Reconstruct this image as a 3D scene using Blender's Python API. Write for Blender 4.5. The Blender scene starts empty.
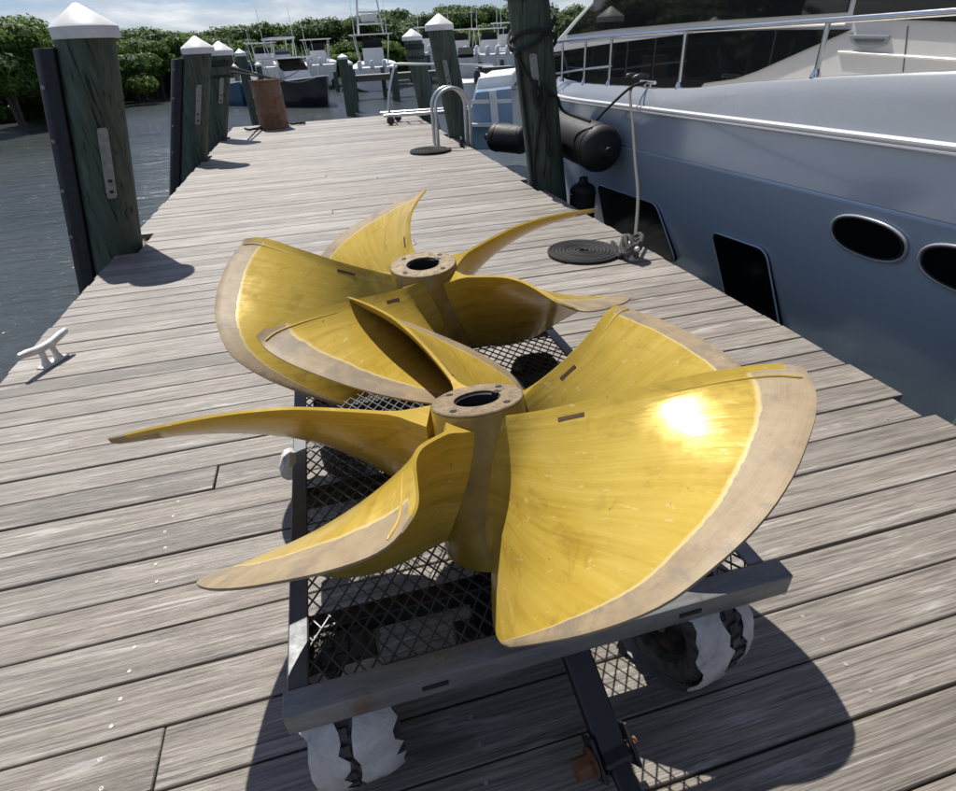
import bpy, bmesh, math, random
from mathutils import Vector, Matrix, Euler, noise
R = math.radians
PI = math.pi
scn = bpy.context.scene
COL = scn.collection

# ------------------------------------------------------------------ camera
CAM_H = 1.3364
FPX, PW, PH = 554.67, 956.0, 791.0
A_ = Vector((0.96489217, -0.25871517, -0.04527216))
B_ = Vector((0.17613139, 0.50950813, 0.84224652))
C_ = Vector((0.19483541, 0.82065092, -0.53718827))
cam_data = bpy.data.cameras.new('camera')
cam = bpy.data.objects.new('camera', cam_data)
COL.objects.link(cam)
M3 = Matrix((A_, B_, -C_)).transposed()
cam.matrix_world = Matrix.Translation((0, 0, CAM_H)) @ M3.to_4x4()
cam_data.sensor_width = 36.0
cam_data.lens = 36.0 * FPX / PW
cam_data.clip_start = 0.02
cam_data.clip_end = 4000
scn.camera = cam

# ------------------------------------------------------------------ light
SUN_AZ, SUN_EL = -12.0, 57.0          # azimuth from +Y (along the dock) towards +X
sd = Vector((math.sin(R(SUN_AZ)) * math.cos(R(SUN_EL)), math.cos(R(SUN_AZ)) * math.cos(R(SUN_EL)), math.sin(R(SUN_EL))))
sun_data = bpy.data.lights.new('sun', 'SUN')
sun_data.energy = 4.9
sun_data.angle = R(0.53)
sun_data.color = (1.0, 0.955, 0.88)
sun = bpy.data.objects.new('sun', sun_data)
sun.rotation_euler = sd.to_track_quat('Z', 'Y').to_euler()
COL.objects.link(sun)

world = bpy.data.worlds.new('World')
scn.world = world
world.use_nodes = True
wn, wl = world.node_tree.nodes, world.node_tree.links
wn.clear()
w_out = wn.new('ShaderNodeOutputWorld')
w_bg = wn.new('ShaderNodeBackground')
w_bg.inputs['Strength'].default_value = 0.058
sky = wn.new('ShaderNodeTexSky')
sky.sky_type = 'NISHITA'
sky.sun_disc = False
sky.sun_elevation = R(SUN_EL)
sky.sun_rotation = R(SUN_AZ)
sky.air_density = 1.0
sky.dust_density = 0.3
sky.ozone_density = 3.0
tc = wn.new('ShaderNodeTexCoord')
sep = wn.new('ShaderNodeSeparateXYZ')
wl.new(tc.outputs['Generated'], sep.inputs[0])
zadd = wn.new('ShaderNodeMath'); zadd.operation = 'ADD'; zadd.inputs[1].default_value = 0.22
zmax = wn.new('ShaderNodeMath'); zmax.operation = 'MAXIMUM'; zmax.inputs[1].default_value = 0.05
wl.new(sep.outputs['Z'], zadd.inputs[0]); wl.new(zadd.outputs[0], zmax.inputs[0])
dv = wn.new('ShaderNodeVectorMath'); dv.operation = 'DIVIDE'
cmb = wn.new('ShaderNodeCombineXYZ')
for i in range(3): wl.new(zmax.outputs[0], cmb.inputs[i])
wl.new(tc.outputs['Generated'], dv.inputs[0]); wl.new(cmb.outputs[0], dv.inputs[1])
cn = wn.new('ShaderNodeTexNoise')
cn.inputs['Scale'].default_value = 1.7
cn.inputs['Detail'].default_value = 9
cn.inputs['Roughness'].default_value = 0.58
cn.inputs['Distortion'].default_value = 0.4
wl.new(dv.outputs[0], cn.inputs['Vector'])
cr_ = wn.new('ShaderNodeValToRGB')
cr_.color_ramp.elements[0].position = 0.47
cr_.color_ramp.elements[1].position = 0.66
wl.new(cn.outputs['Fac'], cr_.inputs['Fac'])
cn2 = wn.new('ShaderNodeTexNoise')
cn2.inputs['Scale'].default_value = 4.0
cn2.inputs['Detail'].default_value = 6
wl.new(dv.outputs[0], cn2.inputs['Vector'])
ccol = wn.new('ShaderNodeValToRGB')
ccol.color_ramp.elements[0].position = 0.3
ccol.color_ramp.elements[0].color = (7.6, 8.5, 9.9, 1)
ccol.color_ramp.elements[1].position = 0.7
ccol.color_ramp.elements[1].color = (13.0, 13.3, 13.6, 1)
wl.new(cn2.outputs['Fac'], ccol.inputs['Fac'])
wmix = wn.new('ShaderNodeMix'); wmix.data_type = 'RGBA'
wl.new(cr_.outputs['Color'], wmix.inputs['Factor'])
tint = wn.new('ShaderNodeMix'); tint.data_type = 'RGBA'; tint.blend_type = 'MULTIPLY'; tint.inputs['Factor'].default_value = 1.0
wl.new(sky.outputs[0], tint.inputs['A']); tint.inputs['B'].default_value = (0.88, 0.95, 1.22, 1)
wl.new(tint.outputs['Result'], wmix.inputs['A'])
wl.new(ccol.outputs[0], wmix.inputs['B'])
wl.new(wmix.outputs['Result'], w_bg.inputs['Color'])
wl.new(w_bg.outputs[0], w_out.inputs[0])

vs = scn.view_settings
vs.view_transform = 'Standard'
vs.look = 'None'
vs.gamma = 1.0
vs.exposure = 0.30
vs.use_curve_mapping = False
try:
    scn.cycles.use_denoising = True
    scn.cycles.max_bounces = 7
    scn.cycles.transparent_max_bounces = 8
    scn.cycles.sample_clamp_indirect = 6.0
    scn.cycles.caustics_reflective = False
    scn.cycles.caustics_refractive = False
except Exception:
    pass

# ------------------------------------------------------------------ pixel helpers (photo 956 x 791)
def ray(u, v):
    return A_ * ((u - PW / 2) / FPX) - B_ * ((v - PH / 2) / FPX) + C_
O_ = Vector((0, 0, CAM_H))
def at(u, v, z=0.0):
    d = ray(u, v); return O_ + d * ((z - CAM_H) / d.z)
def atx(u, v, x):
    d = ray(u, v); return O_ + d * (x / d.x)
def aty(u, v, y):
    d = ray(u, v); return O_ + d * (y / d.y)

# ------------------------------------------------------------------ materials
MATS = {}
class NT:
    """Small node-graph helper."""
    def __init__(s, name):
        m = bpy.data.materials.new(name); m.use_nodes = True
        s.m = m; s.n = m.node_tree.nodes; s.l = m.node_tree.links
        s.n.clear()
        s.out = s.n.new('ShaderNodeOutputMaterial')
        s.b = s.n.new('ShaderNodeBsdfPrincipled')
        s.l.new(s.b.outputs[0], s.out.inputs[0])
        MATS[name] = m
    def set(s, **k):
        for a, v in k.items():
            i = s.b.inputs[a.replace('_', ' ')]
            if hasattr(v, 'is_linked') or isinstance(v, bpy.types.NodeSocket): s.l.new(v, i)
            else:
                if i.type == 'RGBA' and len(v) == 3: v = (*v, 1)
                i.default_value = v
        return s
    def coord(s, kind='Object'):
        return s.n.new('ShaderNodeTexCoord').outputs[kind]
    def map(s, vec, scale=(1, 1, 1), loc=(0, 0, 0), rot=(0, 0, 0)):
        m = s.n.new('ShaderNodeMapping')
        m.inputs['Scale'].default_value = scale; m.inputs['Location'].default_value = loc; m.inputs['Rotation'].default_value = rot
        s.l.new(vec, m.inputs[0]); return m.outputs[0]
    def noise(s, vec, scale=5, detail=4, rough=0.5, dist=0.0):
        t = s.n.new('ShaderNodeTexNoise')
        t.inputs['Scale'].default_value = scale; t.inputs['Detail'].default_value = detail
        t.inputs['Roughness'].default_value = rough; t.inputs['Distortion'].default_value = dist
        s.l.new(vec, t.inputs['Vector']); return t.outputs['Fac']
    def ramp(s, fac, stops):
        r = s.n.new('ShaderNodeValToRGB')
        e = r.color_ramp.elements
        while len(e) < len(stops): e.new(0.5)
        for i, (p, c) in enumerate(stops):
            e[i].position = p
            e[i].color = (c, c, c, 1) if isinstance(c, (int, float)) else (*c[:3], 1)
        s.l.new(fac, r.inputs[0]); return r.outputs[0]
    def math(s, op, a, b=None):
        m = s.n.new('ShaderNodeMath'); m.operation = op
        for i, v in enumerate((a, b)):
            if v is None: continue
            if isinstance(v, (int, float)): m.inputs[i].default_value = v
            else: s.l.new(v, m.inputs[i])
        return m.outputs[0]
    def mix(s, fac, a, b, blend='MIX'):
        m = s.n.new('ShaderNodeMix'); m.data_type = 'RGBA'; m.blend_type = blend
        for key, v in (('Factor', fac), ('A', a), ('B', b)):
            i = m.inputs[key] if key == 'Factor' else [q for q in m.inputs if q.name == key and q.type == 'RGBA'][0]
            if isinstance(v, (int, float)): i.default_value = v if key == 'Factor' else (v, v, v, 1)
            elif isinstance(v, tuple): i.default_value = (*v[:3], 1)
            else: s.l.new(v, i)
        return m.outputs['Result']
    def bump(s, h, strength=0.3, dist=0.01):
        b = s.n.new('ShaderNodeBump')
        b.inputs['Strength'].default_value = strength; b.inputs['Distance'].default_value = dist
        s.l.new(h, b.inputs['Height']); s.l.new(b.outputs[0], s.b.inputs['Normal'])
    def rnd(s):
        return s.n.new('ShaderNodeObjectInfo').outputs['Random']
    def attr(s, name):
        a = s.n.new('ShaderNodeAttribute'); a.attribute_name = name; return a.outputs['Fac']
    def add(s, vec, val):
        v = s.n.new('ShaderNodeVectorMath'); v.operation = 'ADD'
        s.l.new(vec, v.inputs[0])
        c = s.n.new('ShaderNodeCombineXYZ')
        for i in range(3): s.l.new(val, c.inputs[i])
        s.l.new(c.outputs[0], v.inputs[1]); return v.outputs[0]

def simple(name, col, rough=0.5, metal=0.0, var=0.15, scale=8, bump=0.0, coat=0.0):
    t = NT(name)
    f = t.noise(t.add(t.coord(), t.math('MULTIPLY', t.rnd(), 37.0)), scale, 6, 0.6)
    d = tuple(c * (1 - var) for c in col); u = tuple(min(1, c * (1 + var)) for c in col)
    t.set(Base_Color=t.ramp(f, [(0.3, d), (0.7, u)]), Metallic=metal)
    t.set(Roughness=t.ramp(f, [(0.3, min(1, rough * 1.15)), (0.7, rough * 0.88)]))
    if coat: t.set(Coat_Weight=coat, Coat_Roughness=0.08)
    if bump: t.bump(f, bump, 0.004)
    return t.m

def mat_planks():
    t = NT('weathered_wood')
    rnd = t.rnd()
    off = t.math('MULTIPLY', rnd, 91.0)
    v = t.add(t.coord(), off)
    grain = t.noise(t.map(v, (1.3, 26, 26)), 2.6, 8, 0.72, 0.8)
    fine = t.noise(t.map(v, (2.2, 190, 190)), 1.5, 6, 0.75, 0.2)
    blot = t.noise(t.map(v, (0.8, 2.5, 2)), 1.6, 5, 0.6)
    mid = t.noise(t.map(v, (1.3, 70, 70)), 1.9, 5, 0.62, 0.7)
    g = t.ramp(grain, [(0.28, (0.100, 0.088, 0.077)), (0.45, (0.222, 0.204, 0.184)), (0.60, (0.318, 0.297, 0.272)), (0.80, (0.42, 0.396, 0.366))])
    g2 = t.mix(0.75, g, t.ramp(fine, [(0.38, 0.22), (0.47, 0.85), (0.60, 1.18)]), 'MULTIPLY')
    g2 = t.mix(0.70, g2, t.ramp(mid, [(0.36, 0.32), (0.44, 0.92), (0.62, 1.16)]), 'MULTIPLY')
    g3 = t.mix(0.65, g2, t.ramp(blot, [(0.32, (0.68, 0.65, 0.62)), (0.66, (1.14, 1.11, 1.07))]), 'MULTIPLY')
    tone = t.ramp(rnd, [(0.0, (0.56, 0.53, 0.495)), (0.2, (0.99, 0.955, 0.91)), (0.4, (0.75, 0.71, 0.66)), (0.6, (1.20, 1.165, 1.12)), (0.8, (0.82, 0.765, 0.70)), (1.0, (1.05, 1.005, 0.95))])
    col = t.mix(1.0, g3, tone, 'MULTIPLY')
    # bleached worn streaks
    worn = t.noise(t.map(v, (1.1, 14, 14)), 1.7, 6, 0.7, 1.0)
    col = t.mix(t.ramp(worn, [(0.56, 0.0), (0.66, 0.55)]), col, (0.52, 0.495, 0.46))
    # dark knots and checks
    kn = t.noise(t.map(v, (1.0, 7, 7)), 1.9, 2, 0.4)
    col = t.mix(t.ramp(kn, [(0.70, 0.0), (0.76, 0.75)]), col, (0.075, 0.062, 0.05))
    t.set(Base_Color=col, Roughness=t.ramp(fine, [(0.3, 0.64), (0.7, 0.44)]))
    t.b.inputs['Specular IOR Level'].default_value = 0.8
    h = t.math('ADD', t.math('MULTIPLY', mid, 0.9), t.math('MULTIPLY', fine, 0.8))
    t.bump(h, 0.55, 0.006)
    return t.m

def mat_pile():
    t = NT('treated_pile_wood')
    v = t.add(t.coord(), t.math('MULTIPLY', t.rnd(), 53.0))
    s1 = t.noise(t.map(v, (9, 9, 0.7)), 2.2, 7, 0.65, 0.5)
    s2 = t.noise(v, 3.0, 6, 0.65)
    col = t.ramp(s1, [(0.28, (0.022, 0.032, 0.023)), (0.5, (0.056, 0.081, 0.060)), (0.72, (0.105, 0.132, 0.105))])
    col = t.mix(t.ramp(s2, [(0.55, 0.0), (0.75, 0.65)]), col, (0.095, 0.078, 0.048))
    ck = t.ramp(t.noise(t.map(v, (26, 26, 0.9)), 1.6, 3, 0.5, 0.3), [(0.33, 1.0), (0.39, 0.0)])
    col = t.mix(ck, col, (0.006, 0.008, 0.006))
    t.set(Base_Color=col, Roughness=0.72)
    t.bump(t.math('SUBTRACT', t.math('ADD', s1, t.math('MULTIPLY', s2, 0.5)), t.math('MULTIPLY', ck, 0.8)), 0.7, 0.014)
    return t.m

def mat_blade():
    t = NT('gold_coated_bronze')
    v = t.add(t.coord(), t.math('MULTIPLY', t.rnd(), 23.0))
    e = t.attr('edge')
    a = t.attr('span')
    n1 = t.noise(v, 7, 7, 0.62)
    n2 = t.noise(v, 34, 5, 0.6)
    ed = t.math('MULTIPLY', t.math('ADD', e, t.math('ADD', t.math('MULTIPLY', t.math('SUBTRACT', n1, 0.5), 0.34), t.math('MULTIPLY', t.math('SUBTRACT', n2, 0.5), 0.16))), 0.3333)
    # 1 where the coating has been stripped along the outer edge
    strip = t.ramp(ed, [(0.318, 1.0), (0.330, 0.0)])
    line = t.mix(1.0, t.ramp(ed, [(0.312, 0.0), (0.330, 1.0)]), t.ramp(ed, [(0.340, 1.0), (0.362, 0.0)]), 'MULTIPLY')
    fan = t.noise(t.map(t.n.new('ShaderNodeUVMap').outputs[0], (13, 1.2, 1)), 1.5, 5, 0.6, 0.6)
    ray_ = t.noise(t.map(t.n.new('ShaderNodeUVMap').outputs[0], (95, 1.0, 1)), 1.0, 3, 0.6, 0.15)
    gold = t.ramp(t.mix(0.5, t.mix(0.5, n1, ray_), fan), [(0.30, (0.34, 0.215, 0.030)), (0.5, (0.485, 0.338, 0.056)), (0.70, (0.57, 0.415, 0.092))])
    scr = t.noise(t.map(v, (14, 60, 30), rot=(0.4, 0.2, 0.9)), 2.2, 3, 0.5)
    gold = t.mix(t.ramp(scr, [(0.67, 0.0), (0.71, 0.55)]), gold, (0.62, 0.50, 0.22))
    stain = t.noise(t.map(v, (5, 5, 12)), 1.3, 7, 0.72, 1.2)
    gold = t.mix(t.ramp(stain, [(0.54, 0.0), (0.70, 0.55)]), gold, (0.235, 0.135, 0.022))
    chip = t.noise(v, 70, 3, 0.5)
    gold = t.mix(t.ramp(chip, [(0.73, 0.0), (0.75, 0.8)]), gold, (0.10, 0.06, 0.02))
    bare = t.ramp(t.mix(0.45, t.noise(v, 18, 7, 0.7), t.noise(t.map(t.n.new('ShaderNodeUVMap').outputs[0], (6, 240, 1)), 1.0, 4, 0.7)), [(0.3, (0.21, 0.155, 0.09)), (0.5, (0.31, 0.237, 0.145)), (0.7, (0.40, 0.315, 0.20))])
    smudge = t.noise(t.map(v, (4, 4, 9)), 2.4, 5, 0.7)
    bare = t.mix(t.ramp(smudge, [(0.50, 0.0), (0.60, 0.7)]), bare, (0.20, 0.165, 0.13))
    col = t.mix(strip, gold, bare)
    col = t.mix(t.math('MULTIPLY', line, 0.6), col, (0.66, 0.55, 0.30))
    t.set(Base_Color=col, Metallic=t.math('ADD', 0.12, t.math('MULTIPLY', strip, -0.10)),
          Roughness=t.mix(strip, t.ramp(n2, [(0.3, 0.17), (0.7, 0.25)]), 0.50))
    t.b.inputs['Specular IOR Level'].default_value = 0.22
    t.set(Coat_Weight=t.math('MULTIPLY', t.math('SUBTRACT', 1.0, strip), 0.04), Coat_Roughness=0.10)
    t.bump(t.math('ADD', t.math('MULTIPLY', fan, 0.6), t.math('MULTIPLY', n1, 0.5)), 0.16, 0.006)
    return t.m

def mat_water():
    t = NT('canal_water')
    v = t.coord()
    n1 = t.noise(t.map(v, (1.0, 2.2, 1)), 1.1, 5, 0.55, 0.6)
    n2 = t.noise(t.map(v, (1.0, 2.0, 1)), 5.0, 4, 0.6, 0.3)
    n3 = t.noise(v, 0.10, 3, 0.5)
    t.set(Base_Color=t.ramp(n3, [(0.35, (0.050, 0.060, 0.060)), (0.65, (0.078, 0.088, 0.086))]), Roughness=0.09, IOR=1.33)
    n4 = t.noise(t.map(v, (0.16, 0.6, 1)), 1.0, 4, 0.6, 0.5)
    h = t.math('ADD', t.math('ADD', t.math('MULTIPLY', n1, 1.0), t.math('MULTIPLY', n2, 0.38)), t.math('MULTIPLY', n4, 1.2))
    t.bump(h, 0.55, 0.16)
    return t.m

def mat_leaf(name, c0, c1, c2):
    t = NT(name)
    v = t.coord()
    g = t.n.new('ShaderNodeNewGeometry')
    n = t.noise(v, 0.55, 4, 0.6)
    r = t.ramp(g.outputs['Random Per Island'], [(0.0, 0.55), (1.0, 1.3)])
    col = t.mix(1.0, t.ramp(n, [(0.3, c0), (0.5, c1), (0.72, c2)]), r, 'MULTIPLY')
    t.set(Base_Color=col, Roughness=0.55)
    t.b.inputs['Specular IOR Level'].default_value = 0.3
    tr = t.n.new('ShaderNodeBsdfTranslucent')
    t.l.new(col, tr.inputs[0])
    mx = t.n.new('ShaderNodeMixShader'); mx.inputs[0].default_value = 0.5
    t.l.new(t.b.outputs[0], mx.inputs[1]); t.l.new(tr.outputs[0], mx.inputs[2])
    t.l.new(mx.outputs[0], t.out.inputs[0])
    return t.m

def mat_rust(name, paint, amt=0.5):
    t = NT(name)
    v = t.add(t.coord(), t.math('MULTIPLY', t.rnd(), 17.0))
    n = t.noise(v, 11, 8, 0.68)
    n2 = t.noise(v, 40, 5, 0.6)
    f = t.ramp(n, [(1 - amt - 0.08, 0.0), (1 - amt + 0.05, 1.0)])
    rust = t.ramp(n2, [(0.3, (0.085, 0.035, 0.014)), (0.7, (0.24, 0.115, 0.05))])
    t.set(Base_Color=t.mix(f, paint, rust), Roughness=t.mix(f, 0.42, 0.85))
    t.bump(n2, 0.25, 0.003)
    return t.m

def mat_paint_steel():
    t = NT('worn_black_steel')
    v = t.coord()
    n = t.noise(v, 24, 8, 0.7)
    n2 = t.noise(v, 5, 5, 0.6)
    base = t.ramp(n2, [(0.3, (0.045, 0.049, 0.055)), (0.7, (0.105, 0.112, 0.122))])
    base = t.mix(t.ramp(n, [(0.62, 0.0), (0.70, 0.8)]), base, (0.24, 0.225, 0.205))
    base = t.mix(t.ramp(t.noise(v, 9, 8, 0.7), [(0.60, 0.0), (0.68, 0.75)]), base, (0.11, 0.052, 0.024))
    t.set(Base_Color=base, Roughness=t.ramp(n, [(0.3, 0.34), (0.7, 0.55)]), Metallic=0.15)
    t.bump(n, 0.12, 0.002)
    return t.m

def mat_grey_rail():
    t = NT('worn_grey_steel')
    v = t.coord()
    n = t.noise(t.map(v, (3, 20, 20)), 4, 8, 0.7)
    n2 = t.noise(v, 30, 6, 0.7)
    base = t.ramp(n, [(0.3, (0.125, 0.130, 0.136)), (0.7, (0.235, 0.24, 0.24))])
    base = t.mix(t.ramp(n2, [(0.66, 0.0), (0.74, 0.8)]), base, (0.03, 0.03, 0.032))
    base = t.mix(t.ramp(t.noise(v, 8, 8, 0.72), [(0.58, 0.0), (0.66, 0.7)]), base, (0.14, 0.075, 0.04))
    t.set(Base_Color=base, Roughness=0.42, Metallic=0.2)
    t.bump(n2, 0.12, 0.002)
    return t.m

def mat_hull():
    t = NT('silver_blue_gelcoat')
    v = t.coord()
    n = t.noise(t.map(v, (1, 0.5, 1.5)), 1.2, 4, 0.5)
    n2 = t.noise(v, 60, 4, 0.6)
    t.set(Base_Color=t.ramp(n, [(0.3, (0.40, 0.49, 0.595)), (0.7, (0.45, 0.54, 0.645))]), Roughness=t.ramp(n2, [(0.3, 0.16), (0.7, 0.22)]), Metallic=0.2)
    t.set(Coat_Weight=0.5, Coat_Roughness=0.06)
    return t.m

def mat_wrap():
    t = NT('torn_white_plastic_wrap')
    v = t.add(t.coord(), t.math('MULTIPLY', t.rnd(), 9.0))
    n = t.noise(v, 16, 8, 0.7, 0.5)
    n2 = t.noise(v, 55, 4, 0.6)
    col = t.ramp(n, [(0.30, (0.22, 0.215, 0.20)), (0.42, (0.46, 0.45, 0.43)), (0.7, (0.68, 0.675, 0.66))])
    t.set(Base_Color=col, Roughness=0.4)
    t.bump(t.math('ADD', n, t.math('MULTIPLY', n2, 0.4)), 0.8, 0.012)
    return t.m

mat_planks(); mat_pile(); mat_blade(); mat_water(); mat_paint_steel(); mat_grey_rail(); mat_hull(); mat_wrap()
mat_leaf('mangrove_leaves', (0.050, 0.098, 0.020), (0.110, 0.188, 0.036), (0.195, 0.265, 0.056))
mat_leaf('far_tree_leaves', (0.046, 0.088, 0.030), (0.098, 0.160, 0.046), (0.165, 0.235, 0.072))
mat_rust('rusted_brown_drum', (0.20, 0.105, 0.055), 0.42)
mat_rust('rusty_steel', (0.16, 0.075, 0.03), 0.62)
mat_rust('black_steel_rust_spots', (0.016, 0.016, 0.018), 0.33)
simple('hub_gold', (0.25, 0.162, 0.016), 0.34, 0.0, 0.3, 14, 0.1, 0.2)
simple('gold_paint', (0.475, 0.32, 0.045), 0.32, 0.0, 0.15, 20, 0, 0.2)
simple('hub_face', (0.205, 0.150, 0.085), 0.6, 0.2, 0.45, 60, 0.35)
simple('dark_bore', (0.012, 0.012, 0.013), 0.7)
simple('brown_slot', (0.09, 0.045, 0.02), 0.7)
simple('white_plastic', (0.74, 0.735, 0.71), 0.45, 0, 0.12, 6, 0.1)
simple('black_rubber', (0.007, 0.0075, 0.009), 0.6, 0, 0.25, 20, 0.1)
simple('tyre_rubber', (0.060, 0.056, 0.052), 0.85, 0, 0.7, 45, 0.4)
simple('rope_black', (0.020, 0.020, 0.021), 0.85, 0, 0.5, 160, 0.9)
simple('rope_grey', (0.085, 0.083, 0.075), 0.85, 0, 0.4, 160, 0.9)
simple('galvanized', (0.46, 0.47, 0.47), 0.38, 0.75, 0.2, 12, 0.05)
simple('aluminium', (0.62, 0.62, 0.61), 0.33, 0.85, 0.15, 20)
simple('stainless', (0.66, 0.67, 0.68), 0.16, 1.0, 0.1, 20)
simple('screw_steel', (0.40, 0.39, 0.37), 0.5, 0.3, 0.2, 40)
simple('cleat_cast', (0.62, 0.61, 0.58), 0.42, 0.25, 0.2, 30, 0.1)
simple('black_glass', (0.004, 0.005, 0.006), 0.12, 0, 0.05)
MATS['black_glass'].node_tree.nodes['Principled BSDF'].inputs['Specular IOR Level'].default_value = 0.12
simple('tinted_glass', (0.010, 0.012, 0.014), 0.03, 0, 0.05)
simple('bulwark_silver', (0.32, 0.335, 0.352), 0.28, 0.15, 0.04, 3, 0, 0.4)
simple('rub_silver', (0.70, 0.71, 0.72), 0.3, 0.3, 0.05, 10)
simple('yacht_white', (0.76, 0.74, 0.70), 0.3, 0, 0.03, 3, 0, 0.3)
simple('yacht_cream', (0.66, 0.63, 0.57), 0.35, 0, 0.04, 3)
simple('yacht_shadow_grey', (0.10, 0.105, 0.11), 0.35)
simple('light_blue_gelcoat', (0.22, 0.33, 0.46), 0.3, 0.05, 0.08, 4, 0, 0.3)
simple('boat_white', (0.75, 0.75, 0.73), 0.35, 0, 0.08, 6)
simple('boat_navy', (0.012, 0.015, 0.024), 0.22, 0, 0.1, 6, 0, 0.3)
simple('boat_grey', (0.28, 0.29, 0.30), 0.4, 0, 0.15, 6)
simple('boat_blue', (0.06, 0.14, 0.24), 0.35, 0, 0.15, 6)
simple('outboard_white', (0.72, 0.73, 0.73), 0.3, 0, 0.06, 6)
simple('outboard_black', (0.02, 0.02, 0.022), 0.3, 0, 0.1, 6)
simple('board_grey', (0.21, 0.20, 0.185), 0.7, 0, 0.25, 20, 0.3)
simple('tag_plate', (0.27, 0.275, 0.26), 0.6, 0.1, 0.25, 25, 0.1)
simple('mud_bank', (0.045, 0.038, 0.026), 0.9, 0, 0.4, 2, 0.4)
simple('bark', (0.09, 0.075, 0.06), 0.9, 0, 0.35, 10, 0.4)
simple('joist_wood', (0.12, 0.10, 0.075), 0.8, 0, 0.3, 10, 0.3)

# ------------------------------------------------------------------ mesh helpers
class MB:
    def __init__(s): s.v = []; s.f = []
    def add(s, vs, fs):
        o = len(s.v); s.v += [tuple(p) for p in vs]; s.f += [tuple(i + o for i in f) for f in fs]; return s
    def box(s, c, size, rot=None):
        hx, hy, hz = (q / 2 for q in size); c = Vector(c)
        P = [Vector((x, y, z)) for x in (-hx, hx) for y in (-hy, hy) for z in (-hz, hz)]
        if rot is not None: P = [rot @ p for p in P]
        return s.add([c + p for p in P], [(0, 1, 3, 2), (4, 6, 7, 5), (0, 4, 5, 1), (2, 3, 7, 6), (0, 2, 6, 4), (1, 5, 7, 3)])
    def bar(s, a, b, w, h, up=(0, 0, 1)):
        a, b = Vector(a), Vector(b); d = (b - a); L = d.length; d.normalize(); up = Vector(up)
        if abs(d.dot(up)) > 0.99: up = Vector((0, 1, 0))
        x = d.cross(up).normalized(); z = x.cross(d).normalized()
        rot = Matrix((d, x, z)).transposed()
        return s.box((a + b) / 2, (L, w, h), rot)
    def tube(s, path, r, n=10, cap=True, closed=False):
        path = [Vector(p) for p in path]; N = len(path); vs = []; fs = []
        rr = r if isinstance(r, (list, tuple)) else [r] * N
        t0 = (path[1] - path[0]).normalized()
        ref = Vector((0, 0, 1)) if abs(t0.z) < 0.9 else Vector((1, 0, 0))
        u = t0.cross(ref).normalized()
        for i, p in enumerate(path):
            if closed: t = path[(i + 1) % N] - path[i - 1]
            else: t = path[min(i + 1, N - 1)] - path[max(i - 1, 0)]
            if t.length < 1e-9: t = t0
            t.normalize()
            u = (u - t * u.dot(t)); 
            if u.length < 1e-6: u = t.orthogonal()
            u.normalize(); w = t.cross(u)
            for k in range(n):
                a = 2 * PI * k / n; vs.append(p + (u * math.cos(a) + w * math.sin(a)) * rr[i])
        M = N if closed else N - 1
        for i in range(M):
            j = (i + 1) % N
            for k in range(n):
                fs.append((i * n + k, i * n + (k + 1) % n, j * n + (k + 1) % n, j * n + k))
        if cap and not closed:
            fs.append(tuple(range(n - 1, -1, -1))); fs.append(tuple((N - 1) * n + k for k in range(n)))
        return s.add(vs, fs)
    def lathe(s, prof, n=24, m=None, closed=False, caps=True):
        """prof: (r, z) from bottom to top; m: Matrix placing the axis."""
        vs = []; fs = []
        for r, z in prof:
            for k in range(n):
                a = 2 * PI * k / n; p = Vector((r * math.cos(a), r * math.sin(a), z)); vs.append(m @ p if m else p)
        N = len(prof)
        for i in range(N if closed else N - 1):
            j = (i + 1) % N
            for k in range(n): fs.append((i * n + k, i * n + (k + 1) % n, j * n + (k + 1) % n, j * n + k))
        if not closed and caps:
            if prof[0][0] > 1e-5: fs.append(tuple(range(n - 1, -1, -1)))
            if prof[-1][0] > 1e-5: fs.append(tuple((N - 1) * n + k for k in range(n)))
        return s.add(vs, fs)
    def prism(s, poly, d):
        """poly: 3D points of a planar face, extruded by vector d."""
        n = len(poly); d = Vector(d); P = [Vector(p) for p in poly]
        return s.add(P + [p + d for p in P], [tuple(range(n)), tuple(range(2 * n - 1, n - 1, -1))] + [(i, n + i, n + (i + 1) % n, (i + 1) % n) for i in range(n)])
    def loft(s, rings, closed_ring=False, caps=False):
        n = len(rings[0]); vs = [p for r in rings for p in r]; fs = []
        for i in range(len(rings) - 1):
            for k in range(n if closed_ring else n - 1):
                fs.append((i * n + k, i * n + (k + 1) % n, (i + 1) * n + (k + 1) % n, (i + 1) * n + k))
        if caps: fs.append(tuple(range(n - 1, -1, -1))); fs.append(tuple((len(rings) - 1) * n + k for k in range(n)))
        return s.add(vs, fs)
    def mesh(s, name, mat, smooth=35, bevel=0.0, segs=2, recalc=True):
        me = bpy.data.meshes.new(name)
        me.from_pydata(s.v, [], s.f)
        bm = bmesh.new(); bm.from_mesh(me)
        bmesh.ops.remove_doubles(bm, verts=bm.verts, dist=1e-6)
        if recalc: bmesh.ops.recalc_face_normals(bm, faces=bm.faces)
        if bevel:
            ed = [e for e in bm.edges if len(e.link_faces) == 2 and e.calc_face_angle(0) > R(30)]
            bmesh.ops.bevel(bm, geom=ed, offset=bevel, segments=segs, profile=0.5, affect='EDGES', clamp_overlap=True)
        bm.to_mesh(me); bm.free()
        if smooth:
            me.shade_smooth(); me.set_sharp_from_angle(angle=R(smooth))
        me.materials.append(MATS[mat])
        return me
    def build(s, name, mat, parent=None, smooth=35, bevel=0.0, segs=2, recalc=True):
        return link(name, s.mesh(name, mat, smooth, bevel, segs, recalc), parent)

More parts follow.
